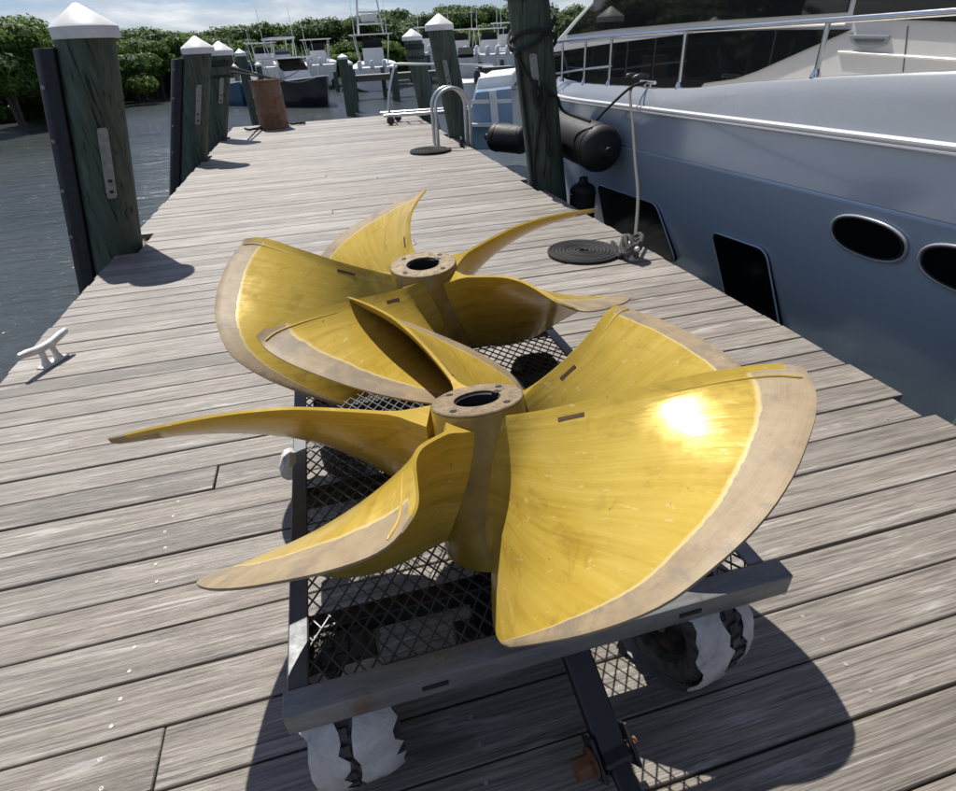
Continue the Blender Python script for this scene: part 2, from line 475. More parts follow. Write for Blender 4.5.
def link(name, data, parent=None):
    o = bpy.data.objects.new(name, data); COL.objects.link(o)
    if parent is not None: o.parent = parent
    return o
def thing(name, label, cat, loc=(0, 0, 0), group=None, rot=None):
    o = link(name, None); o.location = loc; o.empty_display_size = 0.1
    if rot is not None: o.rotation_euler = rot
    return tag(o, label, cat, group)
def tag(o, label, cat, group=None):
    o['label'] = label; o['category'] = cat
    if group: o['group'] = group
    return o
def kind(o, k): o['kind'] = k; return o
def arc(c, r, a0, a1, n, u=(1, 0, 0), w=(0, 0, 1)):
    c, u, w = Vector(c), Vector(u), Vector(w)
    return [c + u * r * math.cos(a0 + (a1 - a0) * i / n) + w * r * math.sin(a0 + (a1 - a0) * i / n) for i in range(n + 1)]
def catmull(P, n):
    P = [Vector(p) for p in P]; Q = [2 * P[0] - P[1]] + P + [2 * P[-1] - P[-2]]; out = []
    for j in range(n + 1):
        t = (len(P) - 1) * j / n; i = min(int(t), len(P) - 2); u = t - i
        a, b, c, d = Q[i:i + 4]
        out.append(0.5 * (2 * b + (c - a) * u + (2 * a - 5 * b + 4 * c - d) * u * u + (3 * b - a - 3 * c + d) * u ** 3))
    return out
def poly_curve(pts, step=0.1):
    L = sum((Vector(pts[i + 1]) - Vector(pts[i])).length for i in range(len(pts) - 1))
    return catmull(pts, max(6, int(L / step)))

# ================================================================== SETTING
WATER_Z = -1.6
w = MB().add([(-900, -60, WATER_Z), (900, -60, WATER_Z), (900, 900, WATER_Z), (-900, 900, WATER_Z)], [(0, 1, 2, 3)]).build('water', 'canal_water', smooth=0)
kind(w, 'structure')

# ------------------------------------------------------------------ pier
DX0, DX1 = -1.77, 2.185
PITCH, Y0 = 0.145, 2.1803
Y_END = 14.5
pier = link('pier', None); kind(pier, 'structure')
PILES_L = [(-1.84, 5.36), (-1.92, 9.95), (-1.88, 12.35)]
PILES_R = [(2.34, 6.02), (2.34, 10.1), (2.55, 14.2), (2.83, 1.36)]
rng = random.Random(4)
plank_cache = {}
def plank_mesh(L):
    key = round(L, 2)
    if key not in plank_cache:
        plank_cache[key] = MB().box((0, 0, -0.019), (key, PITCH - 0.0052, 0.038)).mesh('plank', 'weathered_wood', 40, 0.0035, 1)
    return plank_cache[key]
n_lo = int((Y0 - Y_END) / PITCH); n_hi = int((Y0 + 1.2) / PITCH)
screws = MB()
for k in range(n_lo, n_hi + 1):
    yc = Y0 - (k + 0.5) * PITCH
    x0 = DX0 + rng.choice((-0.01, 0, 0.005)); x1 = DX1 + rng.choice((-0.005, 0, 0, 0.006))
    for px, py in PILES_L:
        if abs(yc - py) < 0.29: x0 = px + 0.235
    for px, py in PILES_R:
        if abs(yc - py) < (0.29 if py > 2 else 0.12): x1 = min(x1, (px - 0.235) if py > 2 else 2.13)
    cuts = [x0, x1]
    if rng.random() < 0.2: cuts = [x0, rng.choice((-0.6, 0.0, 0.6, 1.2)), x1]
    for a, b in zip(cuts, cuts[1:]):
        L = b - a - (0.003 if len(cuts) > 2 else 0)
        o = link('plank', plank_mesh(L), pier)
        o.location = ((a + b) / 2, yc + rng.uniform(-0.0015, 0.0015), rng.uniform(-0.0025, 0.0015))
        o.rotation_euler = (rng.uniform(-0.006, 0.006), rng.uniform(-0.0006, 0.0006), rng.uniform(-0.0007, 0.0007) + (PI if rng.random() < 0.5 else 0))
    if yc < 1.7:
        for jx in (-1.62, -0.72, 0.10, 1.02, 1.98):
            for dy in (-0.036, 0.036):
                xx, yy = jx + rng.uniform(-0.012, 0.012), yc + dy + rng.uniform(-0.006, 0.006)
                if x0 + 0.03 < xx < x1 - 0.03:
                    screws.lathe([(0.0050, -0.002), (0.0048, 0.0004), (0.0022, 0.0004), (0.0015, -0.0006)], 8, Matrix.Translation((xx, yy, 0)))
kind(screws.build('screw_heads', 'screw_steel', pier), 'stuff')
for x in (DX0 + 0.10, -0.72, 0.10, 1.02, DX1 - 0.10):
    MB().box((x, (Y_END - 1.2) / 2, -0.17), (0.06, Y_END + 1.1, 0.24)).build('stringer', 'joist_wood', pier, 0, 0.004, 1)

# ------------------------------------------------------------------ shore
def shore():
    m = MB()
    line = [(-90, 24), (-45, 34), (-23, 41), (-18.5, 52), (-14.5, 64), (-6, 78), (18, 82), (50, 80), (100, 66), (200, 52)]
    P = catmull([(x, y, 0) for x, y in line], 80)
    rings = []
    for i, p in enumerate(P):
        t = (P[min(i + 1, len(P) - 1)] - P[max(i - 1, 0)]).normalized(); nrm = Vector((-t.y, t.x, 0))
        j = noise.noise(p * 0.3) * 0.8
        rings.append([(p + nrm * (d + j)).to_tuple()[:2] + (z + 0.15 * noise.noise(p * 0.7 + Vector((d, 0, 0))),) for d, z in ((-1.5, -2.4), (0, -1.6), (1.0, -1.2), (4, -0.8), (14, -0.4), (60, 0.2), (300, 0.6))])
    m.loft(rings)
    return m.build('ground', 'mud_bank')
kind(shore(), 'structure')

def leaf_quads(mb, c, rad, n, size, rg, squash=0.8):
    for _ in range(n):
        d = Vector((rg.gauss(0, 1), rg.gauss(0, 1), rg.gauss(0, 1))).normalized()
        rr = rg.uniform(0.72, 1.06)
        p = c + Vector((d.x * rad.x, d.y * rad.y, d.z * rad.z)) * rr
        nrm = (d + Vector((rg.uniform(-.8, .8), rg.uniform(-.8, .8), rg.uniform(-.3, .9)))).normalized()
        u = nrm.orthogonal().normalized(); u = (Matrix.Rotation(rg.uniform(0, 6.28), 3, nrm) @ u)
        w_ = nrm.cross(u); s1 = size * rg.uniform(0.6, 1.3); s2 = s1 * rg.uniform(0.4, 0.65)
        mb.add([p - u * s1, p - w_ * s2 + u * s1 * 0.1, p + u * s1, p + w_ * s2 + u * s1 * 0.1], [(0, 1, 2, 3)])
def blob(mb, c, rad, rg, n=10):
    vs = []; fs = []; m = n // 2 + 1; off = Vector((rg.uniform(0, 50),) * 3)
    for i in range(m):
        ph = PI * i / (m - 1)
        for k in range(n):
            a = 2 * PI * k / n; d = Vector((math.sin(ph) * math.cos(a), math.sin(ph) * math.sin(a), math.cos(ph)))
            q = 0.78 * (1 + 0.3 * noise.noise(d * 2.2 + off)); vs.append(c + Vector((d.x * rad.x, d.y * rad.y, d.z * rad.z)) * q)
    for i in range(m - 1):
        for k in range(n): fs.append((i * n + k, i * n + (k + 1) % n, (i + 1) * n + (k + 1) % n, (i + 1) * n + k))
    mb.add(vs, fs)

def tree(label, x, y, z0, h, wid, rg, leaf, nleaf, mat='mangrove_leaves', group='trees lining the far bank', name='mangrove_tree'):
    t = thing(name, label, 'tree', (x, y, z0), group)
    tr = MB()
    for k in range(rg.randint(3, 5)):
        a = rg.uniform(0, 6.28); b = rg.uniform(0.15, 0.4) * wid
        pts = [(math.cos(a) * 0.3, math.sin(a) * 0.3, -0.5), (math.cos(a) * b * 0.5, math.sin(a) * b * 0.5, h * 0.3), (math.cos(a) * b, math.sin(a) * b, h * 0.72)]
        P = catmull(pts, 6); tr.tube(P, [0.08 - 0.009 * i for i in range(7)], 6)
    tr.build('trunk', 'bark', t)
    cm = MB()
    nl = rg.randint(9, 13)
    for k in range(nl):
        a = rg.uniform(0, 6.28); q = math.sqrt(rg.random())
        zc = rg.uniform(0.22, 0.86); env = math.sqrt(max(0.05, 1 - ((zc - 0.42) / 0.62) ** 2))
        c = Vector((math.cos(a) * q * wid * 0.72 * env, math.sin(a) * q * wid * 0.72 * env, h * zc))
        s = rg.uniform(0.20, 0.34)
        rad = Vector((wid * s * 1.15, wid * s * 1.15, h * s * 0.62))
        blob(cm, c, rad, rg, 8)
        leaf_quads(cm, c, rad, nleaf // nl, leaf, rg)
    cm.build('crown', mat, t, smooth=0, recalc=False)
    return t

rg = random.Random(11)
near_trees = [(-42, 14, 38, 5.0, 'mangrove tree at the outer end of the near bank'),
              (2, 13, 44, 4.6, 'tall mangrove tree rising highest over the near bank beside the water'),
              (28, 52, 44.5, 3.6, 'low rounded mangrove tree next to the tallest one on the near bank'),
              (52, 38, 49, 4.2, 'wide mangrove tree on the bank behind the big dark pile'),
              (88, 40, 53, 4.0, 'small bright mangrove tree at the bend of the bank'),
              (118, 37, 58, 4.2, 'mangrove tree just past the bend of the bank'),
              (140, 38, 62, 4.2, 'bushy mangrove tree halfway along the bank between two capped piles'),
              (163, 36, 66, 4.2, 'pale topped mangrove tree near the end of the bank'),
              (190, 40, 71, 4.4, 'mangrove tree behind the second capped pile'),
              (222, 42, 76, 4.6, 'mangrove tree behind the rusted drum and small blue boat'),
              (256, 40, 80, 4.8, 'round mangrove tree behind the drum'),
              (300, 44, 82, 5.0, 'mangrove tree behind the dark hulled boat'),
              (345, 42, 84, 5.2, 'mangrove tree between the dark hulled boat and the tower boat'),
              (392, 40, 84, 5.2, 'mangrove tree behind the tower boat'),
              (470, 24, 84, 5.4, 'light green mangrove tree behind the boats with many outboards')]
for u, vt, y, wd, lb in near_trees:
    p = aty(u, vt, y)
    tree(lb, p.x, y + 1.5, -1.2, p.z + 1.2, wd, rg, 0.14 if y < 60 else 0.19, 9000 if y < 60 else 5200)
# the wood behind reads as one mass
RIDGE = [(-400, 20), (0, 34), (60, 30), (130, 30), (200, 27), (250, 22), (300, 21), (330, 19), (355, 12), (385, 10), (402, 15), (425, 10), (440, 8), (475, 4), (500, 7), (560, 6), (900, 0)]
def ridge(u):
    for (a, va), (b, vb) in zip(RIDGE, RIDGE[1:]):
        if a <= u <= b: return va + (vb - va) * (u - a) / (b - a)
    return 10
wood = MB()
for k in range(210):
    u = rg.uniform(-330, 640); y = rg.uniform(90, 118) if u > 60 else rg.uniform(62, 95)
    hz = aty(u, ridge(u) + rg.uniform(-5, 8), y)
    for q in range(6):
        f = rg.random() ** 0.7
        c = Vector((hz.x + rg.uniform(-3.2, 3.2), y + rg.uniform(-3, 3), -0.8 + (hz.z - 0.3) * (0.25 + 0.75 * f)))
        rad = Vector((rg.uniform(1.5, 2.6), rg.uniform(1.4, 2.4), rg.uniform(0.8, 1.35)))
        blob(wood, c, rad, rg, 8)
        leaf_quads(wood, c, rad, 300, 0.24, rg)
wo = wood.build('woodland', 'far_tree_leaves', smooth=0, recalc=False)
tag(wo, 'dense green wood rising behind the marina boats', 'wood'); kind(wo, 'stuff')
under = MB()
LINE = catmull([(-60, 31, 0), (-45, 34.3, 0), (-23, 41.4, 0), (-18.3, 52.2, 0), (-14.2, 64.2, 0), (-6, 78.2, 0), (18, 82.2, 0), (50, 80.2, 0)], 120)
for k in range(330):
    p = LINE[int(rg.random() * 120)]
    c = p + Vector((rg.uniform(-1.4, 1.4), rg.uniform(0.2, 2.4), rg.uniform(-1.45, 0.3)))
    rad = Vector((rg.uniform(0.9, 1.7), rg.uniform(0.6, 1.2), rg.uniform(0.45, 0.9)))
    blob(under, c, rad, rg, 8); leaf_quads(under, c, rad, 240, 0.14, rg)
us = under.build('shoreline_scrub', 'mangrove_leaves', smooth=0, recalc=False)
tag(us, 'low mangrove scrub hanging over the edge of the far bank', 'scrub'); kind(us, 'stuff')

# ================================================================== PILES
def pile(x, y, top_px, h, label, rad=0.2, board=True, plate=None, group='capped piles along the dock', name='dock_pile', collar=False, cap=True, lean=None):
    t = thing(name, label, 'pile', (x, y, 0), group)
    if lean is None:
        tp = aty(top_px[0], top_px[1], y); ln = Vector(((tp.x - x) / tp.z, 0, 1)); h = tp.z
    else: ln = Vector((lean, 0, 1))
    rg = random.Random(int(x * 100 + y * 31))
    # post: slightly irregular, tapered, runs down into the water
    rings = []; n = 28
    zs = [-3.0, -1.0, -0.4, 0, 0.4, 0.8, 1.2, 1.6, h - 0.02]
    zs = sorted(z for z in zs if z <= h - 0.02)
    for z in zs:
        rr = rad * (1.0 - 0.02 * (z / 2))
        rings.append([ln * z + Vector((math.cos(2 * PI * k / n), math.sin(2 * PI * k / n), 0)) * rr * (1 + 0.018 * noise.noise(Vector((math.cos(2 * PI * k / n) * 1.5 + x, math.sin(2 * PI * k / n) * 1.5 + y, z * 0.5)))) for k in range(n)])
    MB().loft(rings, True, True).build('post', 'treated_pile_wood', t, 60)
    top = ln * h
    if cap:
        rc = rad + 0.022
        m = Matrix.Translation(top)
        MB().lathe([(rc - 0.004, -0.085), (rc, -0.080), (rc, -0.012), (rc - 0.012, 0.002), (rc * 0.5, 0.066), (0.02, 0.128), (0.0001, 0.131)], 28, m).build('cap', 'white_plastic', t, 30)
    if board:
        b = MB()
        base = Vector((-rad - 0.055, -0.03, 0))
        P = [base + ln * z for z in (-2.0, h - 0.13)]
        pr = []
        for p in P:
            pr.append([p + Vector(q) for q in ((0.09, -0.125, 0), (0.0, -0.125, 0), (-0.055, -0.08, 0), (-0.075, 0.0, 0), (-0.055, 0.08, 0), (0, 0.125, 0), (0.09, 0.125, 0))])
        b.loft(pr, True, True)
        bo = b.build('fender_strip', 'black_rubber', t, 40, 0.006, 1)
        for z in (0.15, 0.5, 0.85, 1.2, 1.5):
            if z < h - 0.2:
                c = base + ln * z + Vector((-0.02, -0.126, 0))
                MB().lathe([(0.014, 0), (0.014, 0.006), (0.008, 0.010)], 8, Matrix.Translation(c) @ Matrix.Rotation(R(90), 4, 'X')).build('bolt', 'tag_plate', bo)
    if plate:
        (az, z0, z1) = plate
        d = Vector((math.cos(R(az)), math.sin(R(az)), 0)); s = Vector((-d.y, d.x, 0))
        ctr = lambda z: ln * z + d * (rad + 0.004)
        mb = MB(); w2 = 0.036
        poly = []
        for z, ww in ((z0, w2 * 0.6), (z0 + 0.012, w2), (z1 - 0.012, w2), (z1, w2 * 0.6)): poly.append(ctr(z) + s * ww)
        for z, ww in ((z1, w2 * 0.6), (z1 - 0.012, w2), (z0 + 0.012, w2), (z0, w2 * 0.6)): poly.append(ctr(z) - s * ww)
        mb.prism(poly, d * 0.022)
        pl = mb.build('chafe_plate', 'tag_plate', t, 30, 0.003, 1)
        for z in (z0 + 0.05, z0 + 0.13):
            MB().box(ctr(z) + d * 0.0225, (0.004, 0.028, 0.022), Matrix((d, s, Vector((0, 0, 1)))).transposed()).build('plate_mark', 'dark_bore', pl, 0)
    if collar:
        for z, hh in ((h - 0.20, 0.10), (h - 0.40, 0.05)):
            MB().lathe([(rad + 0.006, -hh / 2), (rad + 0.016, -hh / 2 + 0.01), (rad + 0.016, hh / 2 - 0.01), (rad + 0.006, hh / 2)], 24, Matrix.Translation(ln * z)).build('rope_band', 'black_rubber', t)
    return t, ln, h

p1, ln1, h1 = pile(-1.84, 5.36, (83, 25), 1.75, 'thick green wooden pile with black rubber strip nearest the white cleat', plate=(-68, 0.42, 0.92))
pile(-1.92, 9.95, (197, 47), 1.75, 'white capped wooden pile standing between the thickest pile and the roped one', plate=(-70, 0.50, 1.00))
pile(-1.88, 12.35, (220, 50), 1.75, 'white capped wooden pile with dark rope bands beside the rusted drum', board=False, plate=(-70, 0.6, 1.0), collar=True)
pr_, lnr, hr = pile(2.34, 6.02, (527, -12), 1.9, 'green wooden pile wound with black ropes beside the yacht fender', board=False, plate=(-112, 0.80, 1.22))
pile(2.34, 10.1, (439, 24), 1.75, 'green capped pile standing right behind the metal ladder hoops', board=False, plate=(-108, 0.75, 1.12))
pile(2.55, 14.2, (412, 36), 1.75, 'capped pile with black bands at the end of the dock', board=False, collar=True)
pile(2.83, 1.36, (1100, 100), 1.9, 'bare wooden pile in the dock notch alongside the yacht portholes', board=False, lean=0.10)

# ================================================================== PROPELLERS
ZH, HUBL = 0.70, 0.345
UPP = [(.10, .9), (.243, 5.8), (.367, 10.9), (.468, 15.5), (.546, 17.9), (.598, 17.3)]
OUT = [(.598, 17.3), (.610, 13.5), (.614, 8), (.613, 2), (.614, -5), (.612, -13), (.604, -20), (.588, -27), (.540, -34), (.475, -40), (.395, -46), (.34, -49)]
LOW = [(.10, -53), (.16, -53), (.22, -52.6), (.28, -51.4), (.34, -49)]
def zof(r, th):
    q = r - .1; x = max(0, min(1, (r - .25) / .4)); p = .30 + (.202 - .30) * x * x * (3 - 2 * x)
    return .6722 - ZH + .0399 * q + .0135 * q * q + p * th - .0631 * (th + .2) ** 2 * q - .17 * max(0, -th - .25) ** 2 * min(1, q / .25)
def blade_mesh(mirror, lift=0.0, steep=0.0):
    NU, NV = 44, 34
    cat = lambda P, n: [(p.x, p.y) for p in catmull([(a, R(b), 0) for a, b in P], n)]
    U, O, L = cat(UPP, NV), cat(OUT, NU), cat(LOW, NV)
    Rt = [(.10, R(.9 + (-53 - .9) * i / NU)) for i in range(NU + 1)]
    pts = [[None] * (NV + 1) for _ in range(NU + 1)]
    for i in range(NU + 1):
        s = i / NU
        for j in range(NV + 1):
            v = j / NV; q = []
            for c in (0, 1):
                q.append((1 - s) * U[j][c] + s * L[j][c] + (1 - v) * Rt[i][c] + v * O[i][c]
                         - ((1 - s) * (1 - v) * U[0][c] + s * (1 - v) * L[0][c] + (1 - s) * v * O[0][c] + s * v * O[-1][c]))
            r, th = q
            if j == 0: r = 0.092
            z = zof(r, th) + lift * (r - .1) + steep * th * min(1, (r - .1) / .3)
            # cupped upper edge
            z += 0.012 * math.exp(-s / 0.035) * min(1, v * 3)
            a = -th if mirror else th
            pts[i][j] = Vector((r * math.cos(a), r * math.sin(a), z + HUBL))
    vs = []; edge = []; span = []; uv = []
    side = 1
    for sd_ in (1, -1):
        for i in range(NU + 1):
            for j in range(NV + 1):
                du = pts[min(i + 1, NU)][j] - pts[max(i - 1, 0)][j]; dv_ = pts[i][min(j + 1, NV)] - pts[i][max(j - 1, 0)]
                n = du.cross(dv_)
                if n.length < 1e-12: n = Vector((0, 0, 1))
                n.normalize()
                if n.z < 0: n = -n
                s, v = i / NU, j / NV
                th = 0.5 * (0.026 * (1 - v) + 0.009 * v) * (0.35 + 0.65 * math.sin(PI * min(1, max(0, s))) ** 0.5) + 0.028 * max(0, 1 - v / 0.10) ** 2
                if j == NV: th *= 0.45
                vs.append(pts[i][j] + n * th * sd_)
                wd = 0.066 * (1 - s) ** 0.7 + 0.018
                edge.append((pts[i][NV] - pts[i][j]).length / wd if s > 0.02 else 3.0 if v < 0.86 else (1 - v) / 0.14)
                span.append(v); uv.append((s, v))
    W = NV + 1; NN = (NU + 1) * W; fs = []
    for i in range(NU):
        for j in range(NV):
            a, b, c, d = i * W + j, (i + 1) * W + j, (i + 1) * W + j + 1, i * W + j + 1
            fs.append((a, b, c, d)); fs.append((a + NN, d + NN, c + NN, b + NN))
    per = [(i, 0) for i in range(NU)] + [(NU, j) for j in range(NV)] + [(i, NV) for i in range(NU, 0, -1)] + [(0, j) for j in range(NV, 0, -1)]
    for (i, j), (k, l) in zip(per, per[1:] + per[:1]):
        a, b = i * W + j, k * W + l; fs.append((a, a + NN, b + NN, b))
    me = bpy.data.meshes.new('blade'); me.from_pydata(vs, [], fs)
    bm = bmesh.new(); bm.from_mesh(me); bmesh.ops.recalc_face_normals(bm, faces=bm.faces); bm.to_mesh(me); bm.free()
    at_ = me.attributes.new('edge', 'FLOAT', 'POINT'); at_.data.foreach_set('value', [min(3.0, e) for e in edge])
    at_ = me.attributes.new('span', 'FLOAT', 'POINT'); at_.data.foreach_set('value', span)
    ul = me.uv_layers.new(name='UVMap')
    for lp in me.loops: ul.data[lp.index].uv = uv[lp.vertex_index]
    me.shade_smooth(); me.set_sharp_from_angle(angle=R(50))
    me.materials.append(MATS['gold_coated_bronze'])
    # bead along the cupped edge and the drilled slot near the root
    def surf(s, v, lift):
        x, y = s * NU, v * NV; i, j = min(int(x), NU - 1), min(int(y), NV - 1); fx, fy = x - i, y - j
        p = pts[i][j] * (1 - fx) * (1 - fy) + pts[i + 1][j] * fx * (1 - fy) + pts[i][j + 1] * (1 - fx) * fy + pts[i + 1][j + 1] * fx * fy
        du = pts[i + 1][j] - pts[i][j]; dv_ = pts[i][j + 1] - pts[i][j]; n = du.cross(dv_).normalized()
        if n.z < 0: n = -n
        return p + n * lift, du.normalized(), dv_.normalized(), n
    bead = MB().tube([surf(0.045, 0.46 + 0.50 * k / 30, 0.0035)[0] for k in range(31)], [0.0026 if 0 < k < 30 else 0.001 for k in range(31)], 6).mesh('cup_bead', 'gold_paint')
    sl = MB()
    p, u, v_, n = surf(0.070, 0.15, 0.0078); q = surf(0.064, 0.225, 0.0072)[0]
    sl.bar(p, q, 0.0075, 0.003, n)
    slot = sl.mesh('slot', 'brown_slot', 0)
    return me, bead, slot

def hub_meshes():
    rt, rb, ri = 0.100, 0.122, 0.050
    prof = [(rt, HUBL - 0.004), (rt - 0.004, HUBL)]
    body = MB().lathe([(ri, 0.0), (rb, 0.0), (rb + 0.002, 0.012), (rb - 0.006, 0.05), (rt + 0.008, 0.14), (rt + 0.002, 0.22), (rt, HUBL - 0.006), (rt - 0.004, HUBL - 0.001), (ri + 0.002, HUBL - 0.001)], 48, None, False, False).mesh('hub', 'hub_gold', 40)
    return body
def hub_face_mesh():
    # annular top face with bore, keyway and bolt holes cut through its rim
    bm = bmesh.new(); n = 72
    rings = []
    for r, z in ((0.050, HUBL - 0.012), (0.050, HUBL + 0.0015), (0.0965, HUBL + 0.0015), (0.0985, HUBL - 0.001)):
        rings.append([bm.verts.new((r * math.cos(2 * PI * k / n), r * math.sin(2 * PI * k / n), z)) for k in range(n)])
    for a, b in zip(rings, rings[1:]):
        for k in range(n): bm.faces.new((a[k], a[(k + 1) % n], b[(k + 1) % n], b[k]))
    bmesh.ops.recalc_face_normals(bm, faces=bm.faces)
    me = bpy.data.meshes.new('hub_face'); bm.to_mesh(me); bm.free()
    me.shade_smooth(); me.set_sharp_from_angle(angle=R(40)); me.materials.append(MATS['hub_face']); return me
HUB, FACE = hub_meshes(), hub_face_mesh()
BORE = MB().lathe([(0.0495, 0.01), (0.0495, HUBL - 0.004), (0.046, HUBL - 0.006), (0.046, HUBL - 0.06), (0.0001, HUBL - 0.06)], 40).box((0.052, 0, HUBL - 0.006), (0.016, 0.018, 0.016)).mesh('bore', 'dark_bore')
HOLE = MB().lathe([(0.0075, 0), (0.0075, 0.0012), (0.0001, 0.0014)], 14).mesh('bolt_hole', 'dark_bore')

def propeller(label, hub_px, ang0, tilt, mirror, k_=1.0):
    top = at(hub_px[0], hub_px[1], ZH)
    rot = Matrix.Rotation(R(tilt[0]), 3, 'X') @ Matrix.Rotation(R(tilt[1]), 3, 'Y')
    t = thing('ship_propeller', label, 'propeller', top - rot @ Vector((0, 0, HUBL)), 'bronze propellers lying on the cart', rot.to_euler())
    h = link('hub', HUB, t); h.scale = (k_, k_, 1); link('hub_face', FACE, h)
    bo = link('bore', BORE, h); bo.rotation_euler = (0, 0, R(20))
    for q in range(4):
        a = R(38 + 90 * q); b = link('bolt_hole', HOLE, h); b.location = (0.078 * math.cos(a), 0.078 * math.sin(a), HUBL + 0.0016)
    me, bead, slot = blade_mesh(mirror)
    bent = None if mirror else blade_mesh(False, 0.145, 0.20)
    for i in range(5):
        a = R(ang0) + (-1 if mirror else 1) * i * 2 * PI / 5
        mesh_, bead_, slot_ = bent if (bent and i == 2) else (me, bead, slot)
        b = link('blade', mesh_, t); b.rotation_euler = (0, 0, a); b.scale = (k_, k_, k_); b.location = (0, 0, HUBL * (1 - k_))
        if not mirror: b.scale = ((1, 1, 1), (1.05, 1.05, 1.03), (1.02, 1.02, 1.0), (1.19, 1.19, 1.12), (1, 1, 1))[i]; b.rotation_euler.z += R((0, 0, 6, 0, 0)[i]); b.location.z = HUBL * (1 - b.scale.z)
        link('cup_bead', bead_, b); link('slot', slot_, b)
    return t
propeller('gold five blade propeller tilted over the front rail and draw bar of the cart', (477, 399), -56.1, (-15.0, -2.0), False)
propeller('gold five blade propeller lying level behind the tilted one on the cart', (423, 264), 167.5, (2.6, -2.1), True, 1.15)

# ================================================================== CART
CZ = 0.335            # mesh deck height
cx0, cx1, cy0, cy1 = -0.235, 0.775, 0.595, 1.93
cart = thing('mesh_cart', 'black steel mesh deck wagon with grey front rail carrying two gold propellers', 'cart', ((cx0 + cx1) / 2, (cy0 + cy1) / 2, 0))
cl = cart.location
def cpt(p): return Vector(p) - Vector(cl)
def cart_part(mb, name, mat, parent=None, **k):
    mb.v = [tuple(Vector(p) - Vector(cl)) for p in mb.v]
    return mb.build(name, mat, parent or cart, **k)
def angle_rail(a, b, out, w=0.042, h=0.052, t=0.006, ext=0.0):
    """L section: a flat top flange and a vertical outer web."""
    a, b, out = Vector(a), Vector(b), Vector(out); d = (b - a).normalized()
    a = a - d * ext; b = b + d * ext
    sec = [(0, 0), (0, -h), (-t, -h), (-t, -t), (-w, -t), (-w, 0)]
    mb = MB()
    mb.loft([[p + out * x + Vector((0, 0, z)) for x, z in sec] for p in (a, b)], True, True)
    return mb
zt = CZ + 0.022
fr = cart_part(angle_rail((cx0 - 0.006, cy0, zt), (cx1 + 0.03, cy0, zt), (0, -1, 0), 0.05, 0.058), 'front_rail', 'worn_grey_steel', bevel=0.004, segs=2)
for x in (0.03, 0.565):
    cart_part(MB().box((x, cy0 - 0.0008, zt - 0.029), (0.05, 0.003, 0.011), Matrix.Rotation(R(-1), 3, 'Y')), 'rail_slot', 'dark_bore', fr, smooth=0)
cart_part(angle_rail((cx0, cy0 + 0.052, zt - 0.002), (cx0, cy1 - 0.05, zt - 0.002), (-1, 0, 0), 0.04, 0.055), 'side_rail', 'worn_black_steel', bevel=0.003, segs=1)
cart_part(angle_rail((cx1, cy0 + 0.052, zt - 0.002), (cx1, cy1 - 0.05, zt - 0.002), (1, 0, 0), 0.04, 0.055), 'side_rail', 'worn_grey_steel', bevel=0.003, segs=1)
cart_part(angle_rail((cx0, cy1, zt), (cx1, cy1, zt), (0, 1, 0), 0.05, 0.058), 'rear_rail', 'worn_black_steel', bevel=0.003, segs=1)
cart_part(MB().tube([(cx0 - 0.010, 1.31, zt - 0.024), (cx0 - 0.010, 1.33, zt - 0.022), (cx0 - 0.011, 1.37, zt - 0.022), (cx0 - 0.012, 1.40, zt - 0.024)], [0.026, 0.030, 0.028, 0.025], 9), 'tape_wrap', 'torn_white_plastic_wrap')
for y in (0.80, 1.22, 1.64):
    cart_part(MB().box(((cx0 + cx1) / 2, y, CZ - 0.030), (cx1 - cx0 - 0.012, 0.042, 0.045)), 'cross_bar', 'black_steel_rust_spots', bevel=0.003, segs=1)
# expanded metal deck
def expanded(x0, x1, y0, y1, z, p=0.034, q=0.050, w_=0.0026, t_=0.0045):
    mb = MB(); L, Wd = x1 - x0, y1 - y0; k = q / p
    n = int((L + Wd / k) / p) + 2
    for sgn in (1, -1):
        for i in range(-1, n + 1):
            c = i * p
            # y - y0 = k * (x - xs), direction sgn
            pts = []
            for X in (0.0, L):
                Y = k * (c - X) if sgn > 0 else k * (c - (L - X))
                if 0 <= Y <= Wd: pts.append((X, Y))
            for Y in (0.0, Wd):
                X = c - Y / k if sgn > 0 else L - (c - Y / k)
                if 0 < X < L: pts.append((X, Y))
            if len(pts) >= 2:
                a, b = pts[0], pts[1]
                if (Vector(a) - Vector(b)).length > 0.01:
                    zz = z + (0.0011 if sgn > 0 else -0.0011)
                    mb.bar((x0 + a[0], y0 + a[1], zz), (x0 + b[0], y0 + b[1], zz), w_, t_)
    return mb
kind(cart_part(expanded(cx0 + 0.007, cx1 - 0.007, cy0 + 0.008, cy1 - 0.008, CZ + 0.006), 'mesh_deck', 'worn_black_steel', smooth=0), 'stuff')
# running gear
for y in (0.725, 1.72):
    cart_part(MB().box(((cx0 + cx1) / 2, y, 0.185), (0.78, 0.045, 0.045)), 'axle_beam', 'black_steel_rust_spots', bevel=0.003, segs=1)
    for x in (0.12, 0.42):
        cart_part(MB().bar((x, y, 0.20), (x, y, CZ - 0.05), 0.05, 0.05), 'axle_post', 'black_steel_rust_spots', bevel=0.003, segs=1)
cart_part(MB().box((0.27, 1.25, 0.30), (0.07, 1.15, 0.05)), 'centre_beam', 'black_steel_rust_spots', bevel=0.003, segs=1)
cart_part(MB().lathe([(0.13, 0.255), (0.13, 0.270)], 28, Matrix.Translation((0.27, 0.77, 0))), 'turntable', 'black_steel_rust_spots', smooth=40)

